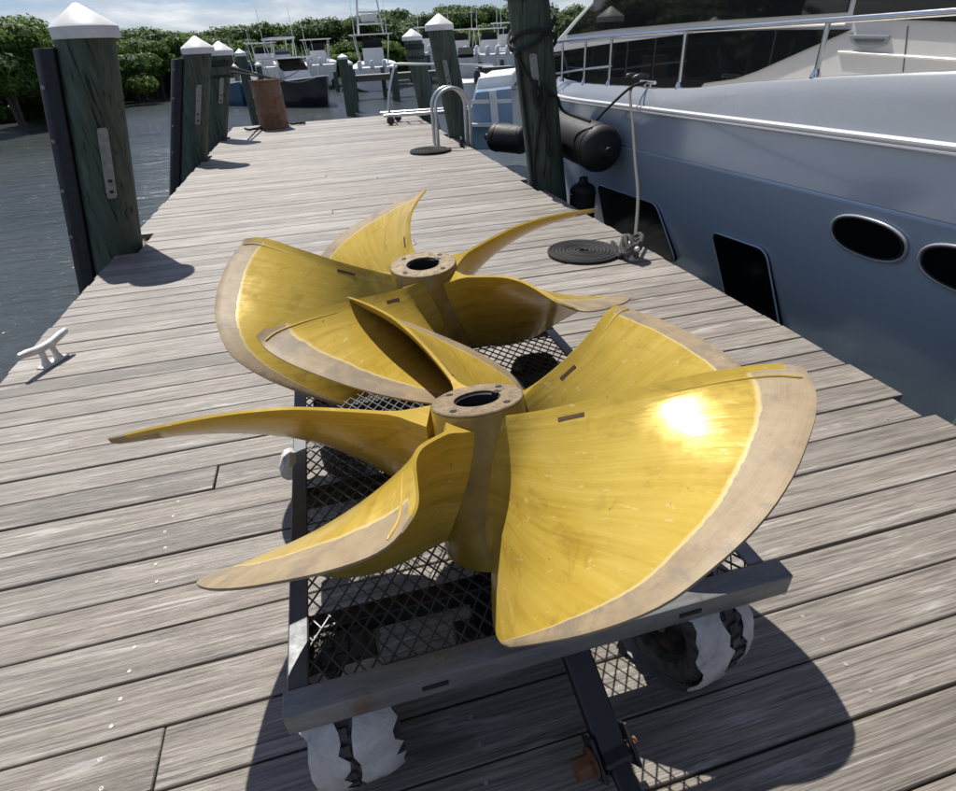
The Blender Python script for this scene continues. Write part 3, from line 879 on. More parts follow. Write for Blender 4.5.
def tyre_meshes():
    r, w2 = 0.158, 0.062
    prof = []
    for a, b in ((0.088, -0.040), (0.100, -0.056), (0.125, -w2), (0.145, -0.056), (0.154, -0.040), (r, -0.015), (r, 0.015), (0.154, 0.040), (0.145, 0.056), (0.125, w2), (0.100, 0.056), (0.088, 0.040)):
        prof.append((a, b))
    ty = MB().lathe(prof, 40, None, closed=True)
    for k in range(30):
        for row, zz in ((0, -0.036), (0.5, -0.012), (0, 0.012), (0.5, 0.036)):
            a = 2 * PI * (k + row) / 30
            d = Vector((math.cos(a), math.sin(a), 0)); s = Vector((-d.y, d.x, 0))
            rr = r + (0.001 if abs(zz) < 0.02 else -0.004)
            ty.box(d * rr + Vector((0, 0, zz)), (0.010, 0.021, 0.019), Matrix((d, s, Vector((0, 0, 1)))).transposed())
    tyre = ty.mesh('tyre', 'tyre_rubber', 35)
    rim = MB().lathe([(0.020, -0.05), (0.030, -0.048), (0.032, -0.020), (0.070, -0.012), (0.088, -0.038), (0.094, -0.044), (0.092, 0.044), (0.086, 0.038), (0.070, 0.004), (0.032, 0.012), (0.030, 0.048), (0.020, 0.05)], 32).mesh('rim', 'black_steel_rust_spots', 35)
    return tyre, rim
TYRE, RIM = tyre_meshes()
def wrap_mesh(z0, z1, a0, a1, seed):
    rg = random.Random(seed); mb = MB(); n, m = 44, 9; rings = []
    for i in range(n + 1):
        a = a0 + (a1 - a0) * i / n; ring = []
        e0 = z0 + rg.uniform(-0.010, 0.008); e1 = z1 + rg.uniform(-0.010, 0.010)
        if i in (0, n): e0 += 0.01; e1 -= 0.01
        for j in range(m + 1):
            zz = e0 + (e1 - e0) * j / m; q = abs(zz) / 0.062
            rr = 0.1665 - 0.004 * q * q - (0.025 * max(0, q - 0.85) ** 1.0) + 0.003 * noise.noise(Vector((math.cos(a) * 9, math.sin(a) * 9, zz * 60 + seed)))
            ring.append(Vector((rr * math.cos(a), rr * math.sin(a), zz)))
        rings.append(ring)
    mb.loft(rings)
    # a thin backing so that the sheet has thickness
    mb.loft([[p * 0.992 for p in r_] for r_ in rings])
    return mb.mesh('plastic_wrap', 'torn_white_plastic_wrap', 60)
def wheel(x, y, yaw, wrap=None, tilt=0):
    wo_ = link('wheel', None, cart); wo_.location = Vector((x, y, 0.163)) - Vector(cl)
    wo_.rotation_euler = (0, R(90 + tilt), R(yaw)); wo_.scale = (1, 1, 1.22)
    link('tyre', TYRE, wo_); link('rim', RIM, wo_)
    for w_ in wrap or (): link('plastic_wrap', wrap_mesh(*w_), wo_)
    return wo_
wheel(-0.150, 0.725, 3, ((-0.068, -0.014, -2.9, 2.9, 3), (0.010, 0.070, -2.9, 2.6, 8)))
wheel(0.625, 0.715, 16, ((-0.070, -0.004, -3.0, 2.9, 5), (0.034, 0.068, -3.0, 2.9, 6)))
wheel(-0.11, 1.72, 0)
wheel(0.65, 1.72, 0)
# draw bar and hitch
h0, h1_ = Vector((0.335, 0.70, 0.245)), at(612, 752, 0.085)
cart_part(MB().bar(h0, h1_, 0.062, 0.030), 'draw_bar', 'black_steel_rust_spots', bevel=0.004, segs=1)
hd = (h1_ - h0).normalized(); hx = Vector((0, 0, 1)).cross(hd).normalized()
if hx.x < 0: hx = -hx
for s in (-1, 1):
    cart_part(MB().bar(h1_ + hx * s * 0.040 - hd * 0.045, h1_ + hx * s * 0.040 + hd * 0.04, 0.008, 0.052), 'hitch_plate', 'black_steel_rust_spots', bevel=0.002, segs=1)
cart_part(MB().tube([h1_ - hx * 0.088, h1_ - hx * 0.050], 0.021, 6).tube([h1_ - hx * 0.050, h1_ + hx * 0.058], 0.010, 8).tube([h1_ - hx * 0.052, h1_ - hx * 0.046], 0.030, 14), 'hitch_bolt', 'rusty_steel')
cart_part(MB().bar(h1_ - hx * 0.033, h1_ + hx * 0.033, 0.062, 0.036), 'hitch_block', 'black_steel_rust_spots', bevel=0.006, segs=1)
h2 = h1_ + Vector((0.02, -0.40, -0.045))
cart_part(MB().bar(h1_, h2, 0.040, 0.026), 'pull_handle', 'black_steel_rust_spots', bevel=0.004, segs=1)

# ================================================================== DOCK FITTINGS
def cleat(label, loc, rz, mat, L=0.26, h=0.085, group=None):
    t = thing('dock_cleat', label, 'cleat', loc, group, (0, 0, R(rz)))
    horn = MB()
    P = [(-L / 2, 0, h + 0.012), (-L * 0.36, 0, h + 0.006), (-L * 0.15, 0, h - 0.006), (0, 0, h - 0.008), (L * 0.15, 0, h - 0.006), (L * 0.36, 0, h + 0.006), (L / 2, 0, h + 0.012)]
    horn.tube(catmull(P, 18), [0.013] + [0.0175] * 2 + [0.0205] * 13 + [0.0175] * 2 + [0.013], 10)
    horn.build('horns', mat, t, 50)
    for s in (-1, 1):
        MB().tube([(s * L * 0.13, 0, 0.004), (s * L * 0.12, 0, 0.035), (s * L * 0.10, 0, h - 0.01)], [0.026, 0.015, 0.015], 10).build('leg', mat, t, 50)
    MB().box((0, 0, 0.004), (L * 0.52, 0.062, 0.010)).build('base_plate', mat, t, 40, 0.004, 2)
    return t
cleat('pale galvanized cleat alone on the bare dock edge', (-1.575, 3.10, 0.0), 66, 'cleat_cast', 0.31, 0.105)
rc = at(631, 258)
cleat('galvanized cleat wrapped in dark mooring line beside the flat rope coil', (rc.x, rc.y, 0), 78, 'cleat_cast', 0.25, 0.09)
wr = MB()
for k in range(5):
    c = Vector((rc.x - 0.01, rc.y, 0.07 + 0.012 * k)); a0 = k * 1.1
    P = [c + Vector((0.045 * math.cos(a0 + t * 0.4) * (1 + 0.5 * math.sin(t * 0.4)), 0.085 * math.sin(a0 + t * 0.4), 0.045 * math.sin(t * 0.8 + k))) for t in range(17)]
    wr.tube(P, 0.0145, 8)
tag(wr.build('wrapped_line', 'rope_grey'), 'dark grey mooring line wound in loops around the cleat', 'rope')
cc = at(583, 253)
P = []
turns = 9
for k in range(turns * 36 + 1):
    a = 2 * PI * k / 36; r_ = 0.028 + (0.262 - 0.028) * k / (turns * 36); P.append(cc + Vector((r_ * math.cos(a), r_ * math.sin(a), 0.014 + 0.0015 * math.sin(a * 1.7))))
P += poly_curve([P[-1], P[-1] + Vector((0.02, 0.10, 0.0)), Vector((rc.x - 0.09, rc.y + 0.03, 0.015)), Vector((rc.x - 0.01, rc.y, 0.05))], 0.03)[1:]
tag(MB().tube(P, 0.0132, 8).build('coiled_rope', 'rope_black'), 'black rope coiled into a flat round mat on the planks by the yacht', 'rope')
sc = at(430, 152)
P = []
for k in range(6 * 28 + 1):
    a = 2 * PI * k / 28; r_ = 0.03 + 0.27 * k / (6 * 28); P.append(sc + Vector((r_ * math.cos(a), r_ * math.sin(a), 0.018)))
tag(MB().tube(P, 0.022, 6).build('coiled_rope', 'rope_black'), 'black rope coil lying at the foot of the ladder hoops', 'rope')
cleat('dark cleat at the foot of the metal ladder hoops', (2.08, 8.95, 0), 80, 'rope_black', 0.28, 0.1)

# ladder hoops
lad = thing('dock_ladder', 'aluminium dock ladder with two rounded handrail hoops', 'ladder', (1.98, 9.2, 0))
for dy in (-0.14, 0.16):
    xa, xb, r_ = -0.24, 0.28, 0.26
    path = [Vector((xa, dy, 0.0)), Vector((xa, dy, 0.25))] + arc((0.02, dy, 0.52), r_, PI, 0, 14) + [Vector((xb, dy, 0.2)), Vector((xb, dy, -1.3))]
    MB().tube(path, 0.026, 10).build('handrail', 'aluminium', lad, 60)
    MB().lathe([(0.06, 0), (0.06, 0.008), (0.03, 0.012)], 12, Matrix.Translation((xa, dy, 0))).build('foot_flange', 'aluminium', lad)
for z in (-0.25, -0.55, -0.85, -1.15):
    MB().box((0.28, 0.01, z), (0.07, 0.30, 0.03)).build('rung', 'aluminium', lad, 0)

# rolling gangway with handrail
gw = thing('gangway', 'aluminium boarding gangway on casters at the far dock edge', 'gangway', (1.9, 12.7, 0))
gx0, gx1 = -0.45, 1.55
for y in (-0.28, 0.28):
    MB().tube([(gx0 - 0.12, y, 0.17), (gx1, y - 0.55, 0.20)], 0.032, 8).build('side_tube', 'aluminium', gw)
for k in range(7):
    x = gx0 + 0.1 + k * 0.25; MB().tube([(x, -0.28 - 0.26 * (x - gx0) / 2, 0.175), (x, 0.28 - 0.26 * (x - gx0) / 2, 0.175)], 0.018, 6).build('slat', 'aluminium', gw)
hp = [(gx0 + 0.02, 0.28, 0.18), (gx0 + 0.12, 0.28, 0.6), (gx0 + 0.26, 0.26, 0.98), (gx0 + 0.34, 0.25, 1.03), (gx0 + 0.9, 0.1, 1.0), (gx1 + 0.2, -0.2, 0.92)]
MB().tube(poly_curve(hp, 0.08), 0.022, 8).build('handrail', 'aluminium', gw, 60)
for x, y in ((gx0, -0.30), (gx0 + 0.22, 0.25)):
    wl_ = MB().lathe([(0.02, -0.03), (0.06, -0.03), (0.078, -0.02), (0.078, 0.02), (0.06, 0.03), (0.02, 0.03)], 20, Matrix.Translation((x, y, 0.08)) @ Matrix.Rotation(R(90), 4, 'X')).build('caster', 'tyre_rubber', gw, 40)
    MB().bar((x, y, 0.08), (x, y, 0.19), 0.03, 0.07, (1, 0, 0)).build('caster_fork', 'galvanized', gw, 0)

# rusted drum
dp = Vector((-0.86, 13.62, 0))
dr = thing('rusted_drum', 'rusted brown steel drum at the end of the dock', 'drum', dp)
prof = [(0.295, 0.0), (0.305, 0.004), (0.305, 0.02), (0.295, 0.03)]
for zc in (0.29, 0.58): prof += [(0.295, zc - 0.03), (0.307, zc), (0.295, zc + 0.03)]
prof += [(0.295, 0.84), (0.307, 0.85), (0.307, 0.872), (0.298, 0.876), (0.285, 0.872), (0.283, 0.80), (0.283, 0.05), (0.0001, 0.05)]
MB().lathe(prof, 40).build('body', 'rusted_brown_drum', dr, 35)
MB().lathe([(0.298, 0.868), (0.312, 0.870), (0.312, 0.884), (0.298, 0.886)], 40, None, True).build('rim', 'rusty_steel', dr, 35)
for (lx, ly, lb) in ((-1.22, 13.3, 'loose dark line lying left of the rusted drum'), (-0.36, 13.75, 'loose dark line lying right of the rusted drum')):
    rg = random.Random(int(lx * 10)); c = Vector((lx, ly, 0.03)); P = [c + Vector((0.12 * math.cos(a * 0.7) + 0.02 * a, 0.1 * math.sin(a * 0.9), 0.02 * abs(math.sin(a)))) for a in range(-6, 7)]
    tag(MB().tube(poly_curve(P, 0.05), 0.022, 6).build('loose_rope', 'rope_black'), lb, 'rope')

# ================================================================== YACHT
HX = 3.0
yacht = thing('motor_yacht', 'large silver blue motor yacht moored along the dock', 'yacht', (HX + 2.4, 3.0, WATER_Z))
yl = Vector(yacht.location)
def ypart(mb, name, mat, parent=None, **k):
    mb.v = [tuple(Vector(p) - yl) for p in mb.v]
    return mb.build(name, mat, parent or yacht, **k)
def lin(y, a, b):  # value at Y=6.9 (a) and Y=2.1 (b)
    t = (6.9 - y) / 4.8; t = max(-0.5, min(2.5, t)); return a + (b - a) * t
def bow(y):        # how far the side has curved in from the dock at Y
    return 0.0 if y < 6.6 else 0.10 * (y - 6.6) ** 2
z_rub = lambda y: lin(y, 0.700, 0.790)
z_kn = lambda y: lin(y, 0.33, 0.445)
ys = [-5, -3, -1.5, 0, 1, 2, 3, 4, 5, 6, 6.6, 7.2, 7.8, 8.4, 9.0, 9.6, 10.2, 10.8]
def side(y, prof): return [Vector((HX + dx + bow(y), y, z)) for dx, z in prof]
hull = MB()
hull.loft([side(y, [(0.95, -2.2), (0.62, -1.6), (0.33, -0.8), (0.075, 0.0), (0.0, z_kn(y) - 0.012), (0.012, z_kn(y) - 0.004), (0.014, z_kn(y) + 0.004), (0.004, z_kn(y) + 0.012), (-0.015, z_rub(y) - 0.03)]) for y in ys])
hull.loft([[Vector((HX + 5.2 - bow(y) * 0.6, y, z)) for z in (-2.2, 0.8)] for y in ys])
hull.add([(HX + 0.95, -5, -2.2), (HX + 5.2, -5, -2.2), (HX + 5.2, -5, 0.8), (HX, -5, 0.8)], [(0, 1, 2, 3)])
ypart(hull, 'hull', 'silver_blue_gelcoat', smooth=25)
ypart(MB().loft([side(y, [(-0.013, z_rub(y) - 0.032), (-0.040, z_rub(y) - 0.030), (-0.050, z_rub(y) - 0.020), (-0.050, z_rub(y) - 0.010), (-0.034, z_rub(y) - 0.006), (-0.034, z_rub(y) + 0.002), (-0.048, z_rub(y) + 0.006), (-0.048, z_rub(y) + 0.018), (-0.034, z_rub(y) + 0.026), (-0.010, z_rub(y) + 0.028)]) for y in ys]), 'rub_rail', 'rub_silver', smooth=25)
DK = [(-5, 1.24), (-1, 1.20), (2.3, 1.115), (3.2, 1.06), (4.0, 0.995), (4.6, 0.93), (5.2, 0.895), (6.9, 0.865), (10.8, 0.84)]
def z_deck(y):
    for (a, za), (b, zb) in zip(DK, DK[1:]):
        if a <= y <= b: return za + (zb - za) * (y - a) / (b - a)
    return DK[-1][1]
ys2 = sorted(set(ys + [2.3, 2.7, 3.2, 3.6, 4.3, 4.6, 4.9, 5.2, 5.6]))
ypart(MB().loft([side(y, [(-0.008, z_rub(y) + 0.026), (0.0, z_rub(y) + 0.06), (0.025, z_rub(y) + 0.6 * (z_deck(y) - z_rub(y))), (0.06, z_deck(y) - 0.015), (0.075, z_deck(y)), (0.14, z_deck(y) + 0.004), (0.15, z_deck(y) - 0.05), (0.15, z_deck(y) - 0.3)]) for y in ys2]), 'bulwark', 'bulwark_silver', smooth=30)
ypart(MB().loft([[Vector((HX + 0.148 + bow(y), y, z_deck(y) - 0.2)), Vector((HX + 5.1 - bow(y) * 0.6, y, z_deck(y) - 0.2))] for y in ys2]), 'side_deck', 'yacht_cream', smooth=0)
# superstructure: one moulded side wall carrying glass panels
SX = HX + 0.55
def sxp(pts, x): return [atx(u, v, x) for u, v in pts]
wall = sxp([(545, 95), (545, 52), (556, 40), (575, 18), (592, 0)], SX)
zt_ = 2.9
yb = wall[-1].y - 0.55
wall += [Vector((SX, yb, zt_)), Vector((SX, -4.8, zt_)), Vector((SX, -4.8, 0.75))]
sup = MB().prism(wall, (3.9, 0, 0))
ypart(sup, 'superstructure', 'yacht_white', smooth=0, bevel=0.03, segs=3)
def glass(pts, name, mat, x, th=0.012, lead=None, **k):
    P = sxp(pts, x) if lead is None else lead
    return ypart(MB().prism(P, (th, 0, 0)), name, mat, smooth=0, **k)
gx = SX - 0.014
lower = sxp([(548, 100), (549, 53), (610, 43.5), (700, 32.5), (775, 30), (851, 29.5), (800, 52), (757, 71), (735, 79), (703, 83.5), (690, 100)], gx)
glass(None, 'saloon_window', 'tinted_glass', gx, lead=lower)
upper = sxp([(566, 35.5), (577, 22), (593, 4)], gx)
ye = upper[-1].y - 0.40
upper += [Vector((gx, ye, 2.62)), Vector((gx, atx(846, 0, gx).y, 2.62))] + sxp([(846, 12.5), (700, 21.5), (610, 29.5), (568, 35)], gx)
glass(None, 'upper_window', 'tinted_glass', gx, lead=upper)
aft = [Vector((gx, atx(850, 0, gx).y, 2.62)), Vector((gx, -3, 2.62))]
pz = atx(956, 22, gx)
aft += [Vector((gx, -3, pz.z - 0.03)), pz] + sxp([(852, 18)], gx)
glass(None, 'aft_window', 'tinted_glass', gx, lead=aft)
# crease line, panel seam and grab vent on the white side
for pts in ([(838, 52), (956, 60)], [(700, 31), (846, 24.5)]):
    a, b = sxp(pts, SX - 0.006)
    b = b + (b - a) * 0.6 if pts[1][0] == 956 else b
    ypart(MB().bar(a, b, 0.018, 0.014), 'moulding', 'yacht_white', smooth=0, bevel=0.004, segs=1)
a, b = sxp([(908, 26), (903, 72)], SX - 0.001)
ypart(MB().bar(a, b, 0.006, 0.004, (1, 0, 0)), 'panel_seam', 'yacht_shadow_grey', smooth=0)
vp = sxp([(848, 35), (889, 35.5), (885, 45), (872, 49), (858, 48.5), (850, 42)], SX - 0.016)
ve = ypart(MB().prism(vp, (0.02, 0, 0)), 'vent_cover', 'bulwark_silver', smooth=0, bevel=0.004, segs=2)
vp2 = sxp([(853, 38.5), (885, 39), (882, 42), (856, 42)], SX - 0.018)
ypart(MB().prism(vp2, (0.01, 0, 0)), 'vent_slot', 'yacht_shadow_grey', ve, smooth=0)
# roof slab
ypart(MB().box((SX + 1.95, (yb - 0.2 - 4.8) / 2, zt_ + 0.05), (4.1, yb + 4.6, 0.12)), 'roof', 'yacht_white', smooth=0, bevel=0.04, segs=2)
# hand rails
RX = HX + 0.10
rail = sxp([(549, 43), (580, 39), (640, 34), (720, 28.5), (800, 22.5), (880, 17), (956, 11.5)], RX)
rail += [rail[-1] + (rail[-1] - rail[-2]) * k for k in (1, 3, 5)]
ypart(MB().tube(poly_curve([rail[0] + Vector((0, 1.6, -0.05))] + rail, 0.15), 0.019, 10), 'hand_rail', 'stainless', smooth=60)
mid = sxp([(549, 74), (582, 69.5), (612, 66)], RX)
ypart(MB().tube(poly_curve([mid[0] + Vector((0, 1.4, 0))] + mid, 0.15), 0.010, 8), 'mid_rail', 'stainless', smooth=60)
for u, v0, v1 in ((563, 42, 83), (586, 39, 83.5), (612, 36.5, 83), (686, 31, 83), (829, 20, 72)):
    top = atx(u, v0, RX); foot = Vector((RX, top.y, z_deck(top.y)))
    s_ = ypart(MB().tube([foot, top], 0.016, 8), 'stanchion', 'stainless', smooth=60)
    ypart(MB().lathe([(0.032, 0), (0.032, 0.012), (0.018, 0.05)], 12, Matrix.Translation(foot)), 'stanchion_base', 'stainless', s_)
# hull windows and portholes
def on_side(u, v, off=0.0):
    p = atx(u, v, HX); 
    for _ in range(6):
        k = z_kn(p.y)
        dx = 0.075 * (1 - p.z / k) if 0 <= p.z <= k else (0.075 + 0.28 * (-p.z) if p.z < 0 else 0.0)
        p = atx(u, v, HX + dx + off)
    return p
def round_poly(P, rad, n=5):
    out = []; N = len(P)
    for i in range(N):
        a, b, c = P[i - 1], P[i], P[(i + 1) % N]
        d1 = (a - b).normalized() * min(rad, (a - b).length * 0.4); d2 = (c - b).normalized() * min(rad, (c - b).length * 0.4)
        for k in range(n + 1):
            t = k / n; out.append((b + d1) * (1 - t) ** 2 + b * 2 * t * (1 - t) + (b + d2) * t * t)
    return out
for q in ([(597, 184), (656, 204), (676, 262), (612, 262)], [(711, 231), (766, 250), (782, 340), (735, 340)]):
    P = round_poly([on_side(u, v, -0.012) for u, v in q], 0.10)
    wdw = ypart(MB().prism(P, (0.03, 0, 0)), 'hull_window', 'black_glass', smooth=0)
    ypart(MB().tube([p + Vector((-0.002, 0, 0)) for p in P], 0.007, 6, closed=True), 'window_frame', 'silver_blue_gelcoat', wdw, smooth=60)
def porthole(u, v, hw, hh):
    c = on_side(u, v, -0.008); tl = Vector((-0.0, 1, 0.0)); up = Vector((-0.16, 0, 0.987))
    E = lambda s: [c + tl * (hw * s * math.copysign(abs(math.cos(2 * PI * k / 40)) ** 0.85, math.cos(2 * PI * k / 40))) + up * (hh * s * math.copysign(abs(math.sin(2 * PI * k / 40)) ** 0.85, math.sin(2 * PI * k / 40))) for k in range(40)]
    g = ypart(MB().prism(E(0.97), (0.03, 0, 0)), 'porthole', 'black_glass', smooth=0)
    ypart(MB().tube([p + Vector((-0.004, 0, 0)) for p in E(1.03)], 0.010, 8, closed=True), 'porthole_frame', 'bulwark_silver', g, smooth=60)
    ypart(MB().tube([p + Vector((-0.008, 0, 0)) for p in E(0.95)], 0.006, 6, closed=True), 'inner_ring', 'black_rubber', g, smooth=60)
    return c
pc = porthole(867, 238, 0.255, 0.108)
porthole(968, 272, 0.255, 0.108)
# bow cleat on the bulwark and its line
bc = atx(648, 80, HX + 0.09)
bcz = Vector((HX + 0.09, bc.y, z_deck(bc.y)))
ypart(MB().tube([bcz + Vector((0, -0.13, 0.05)), bcz + Vector((0, 0.13, 0.05))], 0.016, 8).tube([bcz + Vector((0, -0.05, -0.01)), bcz + Vector((0, -0.05, 0.05))], 0.014, 8).tube([bcz + Vector((0, 0.05, -0.01)), bcz + Vector((0, 0.05, 0.05))], 0.014, 8), 'deck_cleat', 'stainless', smooth=50)
top = bcz + Vector((-0.02, 0, 0.05))
e0, e1 = bcz + Vector((-0.17, 0, 0.0)), Vector((rc.x + 0.03, rc.y + 0.02, 0.12))
P = poly_curve([top, e0] + [e0.lerp(e1, k) + Vector((0.05 * k, 0, -0.16 * k * (1 - k))) for k in (0.25, 0.5, 0.75)] + [e1], 0.06)
tag(MB().tube(P, 0.0125, 8).build('mooring_line', 'rope_grey'), 'grey mooring line hanging from yacht deck cleat to the dock cleat', 'rope')
P = poly_curve([top, atx(630, 88, HX - 0.1), atx(606, 110, HX - 0.16), atx(585, 130, HX - 0.2), Vector((2.6, 6.1, 0.55))], 0.08)
tag(MB().tube(P, 0.013, 8).build('mooring_line', 'rope_black'), 'black mooring line running taut from yacht cleat over the fender', 'rope')

# fenders
def fender(label, a, b, r, mat='black_rubber'):
    a, b = Vector(a), Vector(b); d = (b - a); L = d.length; d.normalize()
    t = thing('boat_fender', label, 'fender', a)
    m = d.to_track_quat('Z', 'Y').to_matrix().to_4x4()
    prof = [(0.02, -0.05), (0.045, -0.045), (0.05, 0.0)]
    for k in range(1, 9):
        an = PI / 2 * k / 8; prof.append((0.05 + (r - 0.05) * math.sin(an), 0.02 + 0.55 * r * (1 - math.cos(an))))
    n2 = [(q, L - z) for q, z in prof[::-1]]
    MB().lathe(prof + n2, 36, m).build('body', mat, t, 40)
    for z in (0.55 * r + 0.05, L - 0.55 * r - 0.05):
        MB().lathe([(r, z - 0.01), (r + 0.006, z - 0.006), (r + 0.006, z + 0.006), (r, z + 0.01)], 36, m).build('rib', mat, t, 40)
    return t
fender('big black rubber fender squeezed between yacht hull and roped pile', (2.735, 5.42, 0.36), (2.70, 6.75, 0.42), 0.225)
fender('small black fender hanging low behind the roped pile', (2.70, 5.86, -0.52), (2.70, 5.86, 0.0), 0.14)
fender('black fender lying against the light blue boat stern', (2.55, 9.1, 0.08), (3.05, 8.6, 0.05), 0.20)

# ropes wound on the near right pile
def ring(z, tilt, ph, r=0.222):
    return [Vector((2.34, 6.02, 0)) + lnr * z + Vector((r * math.cos(a), r * math.sin(a), tilt * math.sin(a + ph))) for a in [2 * PI * k / 32 for k in range(33)]]
lr = Vector((2.34, 6.02, 0))
rp = MB()
rp.tube(ring(1.42, 0.16, 0.9), 0.017, 7).tube(ring(1.30, -0.10, 0.2), 0.017, 7)
for az, z0, z1 in ((-150, 1.25, 0.0),):
    d = Vector((math.cos(R(az)), math.sin(R(az)), 0)) * 0.222
    rp.tube([lr + lnr * z0 + d, lr + lnr * 0.8 + d * 1.03, lr + lnr * 0.4 + d * 1.0, lr + lnr * z1 + d * 1.06], 0.017, 7)
tag(rp.build('wound_rope', 'rope_black'), 'black rope wound around the top of the pile beside the yacht', 'rope')
rp = MB()
f = lambda az, z, k=1.0: lr + lnr * z + Vector((math.cos(R(az)), math.sin(R(az)), 0)) * 0.224 * k
rp.tube(poly_curve([f(-160, 1.22), f(-130, 1.05, 1.02), f(-105, 0.92, 1.05), f(-60, 0.84, 1.05), f(-30, 0.7, 1.1), Vector((2.62, 5.6, 0.62))], 0.05), 0.016, 7)
rp.tube(poly_curve([f(-105, 0.92, 1.06), f(-108, 0.70, 1.08), f(-125, 0.45, 1.04), f(-140, 0.2, 1.02), f(-142, 0.02, 1.05)], 0.05), 0.014, 7)
rp.tube(poly_curve([f(-105, 0.85, 1.1), f(-98, 0.62, 1.12), f(-92, 0.48, 1.1), f(-100, 0.36, 1.1), f(-96, 0.30, 1.12), f(-90, 0.38, 1.1)], 0.04), 0.016, 7)
rp.tube(poly_curve([f(-112, 1.0, 1.04), f(-118, 0.86, 1.1), f(-108, 0.74, 1.12), f(-96, 0.80, 1.12), f(-92, 0.96, 1.06)], 0.04), 0.030, 7)
tag(rp.build('knotted_rope', 'rope_black'), 'knotted black rope hanging down the face of the pile beside the yacht', 'rope')

# ================================================================== BOATS BEHIND
def boat_thing(label, loc, rz, group=None, name='moored_boat'):
    return thing(name, label, 'boat', loc, group, (0, 0, R(rz)))
def boat_hull(t, L, B, F, mat, deck='boat_white', flare=1.0, draft=0.4):
    """bow towards +x, origin at waterline amidships"""
    st = []
    N = 12
    for i in range(N + 1):
        s = i / N; x = -L / 2 + L * s
        hb = B / 2 * (1 - max(0, (s - 0.45) / 0.55) ** 2.4) + 0.01
        sh = F * (0.85 + 0.32 * s * s)
        rake = 0.10 * L * max(0, (s - 0.6) / 0.4) ** 2
        st.append([Vector((x - rake * 0.9, 0, -draft)), Vector((x - rake * 0.5, hb * 0.55, -draft * 0.5)), Vector((x - rake * 0.3, hb * 0.82, 0.02)), Vector((x, hb * 0.95, sh * 0.6)), Vector((x + rake * 0.2, hb, sh)),
                   Vector((x + rake * 0.2, hb * 0.90, sh + 0.02))])
    m = MB()
    m.loft(st); m.loft([[Vector((p.x, -p.y, p.z)) for p in r] for r in st])
    m.add(st[0] + [Vector((p.x, -p.y, p.z)) for p in st[0][::-1]], [tuple(range(12))])
    m.build('hull', mat, t, 40)
    d = MB(); d.loft([[r[5] + Vector((0, 0, 0.004)), Vector((r[5].x, -r[5].y, r[5].z + 0.004))] for r in st]); 
    d.build('deck', deck, t, 0)
    g = MB(); g.tube([r[4] + Vector((0, 0, 0.01)) for r in st], 0.035, 6); g.tube([Vector((r[4].x, -r[4].y, r[4].z + 0.01)) for r in st], 0.035, 6)
    g.build('gunwale', deck, t)
def outboard(t, x, y, z, mat):
    o = MB()
    o.lathe([(0.13, 0), (0.20, 0.06), (0.22, 0.25), (0.21, 0.45), (0.15, 0.58), (0.0001, 0.62)], 14, Matrix.Translation((x - 0.25, y, z)) @ Matrix.Diagonal((1.35, 0.85, 1, 1)))
    o.box((x - 0.28, y, z - 0.35), (0.20, 0.12, 0.75)).box((x - 0.28, y, z - 0.72), (0.5, 0.10, 0.10))
    o.build('outboard_motor', mat, t, 40)
def ttop(t, x, z, L, B, h, canvas='boat_white', frame='aluminium'):
    for sx in (-0.4, 0.4):
        for sy in (-1, 1):
            MB().tube([(x + sx * L * 0.7, sy * B * 0.32, z), (x + sx * L, sy * B * 0.40, z + h)], 0.035, 6).build('top_post', frame, t)
    MB().prism(round_poly([Vector((x - L / 2, -B / 2, z + h)), Vector((x + L / 2, -B / 2, z + h + 0.04)), Vector((x + L / 2, B / 2, z + h + 0.04)), Vector((x - L / 2, B / 2, z + h))], 0.25, 3), (0, 0, 0.09)).build('hard_top', canvas, t, 0)
def console(t, x, z, mat='boat_white', L=1.1, B=0.95, h=1.0):
    MB().prism([Vector((x - L / 2, -B / 2, z)), Vector((x + L / 2, -B / 2, z)), Vector((x + L * 0.32, -B / 2, z + h * 0.7)), Vector((x - L * 0.2, -B / 2, z + h)), Vector((x - L / 2, -B / 2, z + h))], (0, B, 0)).build('console', mat, t, 0)
    MB().prism([Vector((x + L * 0.33, -B / 2 + 0.04, z + h * 0.72)), Vector((x - L * 0.19, -B / 2 + 0.04, z + h * 1.02)), Vector((x - L * 0.30, -B / 2 + 0.04, z + h * 1.5)), Vector((x + L * 0.12, -B / 2 + 0.04, z + h * 1.15))], (0, B - 0.08, 0)).build('windscreen', 'tinted_glass', t, 0)
def rods(t, pts, h, dx=0.0):
    for x, y, z in pts: MB().tube([(x, y, z), (x + dx, y, z + h)], [0.022, 0.009], 5).build('antenna', 'boat_white', t)

# dark hulled open boat, bow towards the dock
def wl(u, v, z=WATER_Z): return at(u, v, z)
p = wl(297, 103.5)
b = boat_thing('dark hulled open fishing boat with white deck and stacked tops behind the drum', p, -66)
b.scale = (1.15, 1.15, 1.08)
boat_hull(b, 8.6, 2.9, 1.3, 'boat_navy')
console(b, 0.3, 1.2, 'boat_white', 1.5, 1.5, 0.8); ttop(b, -0.2, 1.2, 2.6, 2.6, 1.15)
console(b, -0.9, 2.35, 'boat_white', 0.8, 0.9, 0.35); ttop(b, -0.9, 2.4, 1.3, 1.6, 0.95)
rods(b, [(-0.9, -0.9, 2.4), (-0.9, 0.9, 2.4)], 2.6); rods(b, [(-2.6, 1.2, 1.2), (-2.6, -1.2, 1.2), (-3.2, -0.6, 1.2), (1.0, 1.2, 1.3), (-1.8, 1.25, 1.2)], 2.0, -0.3)
outboard(b, -4.3, 0.5, 0.7, 'outboard_white'); outboard(b, -4.3, -0.5, 0.7, 'outboard_white')
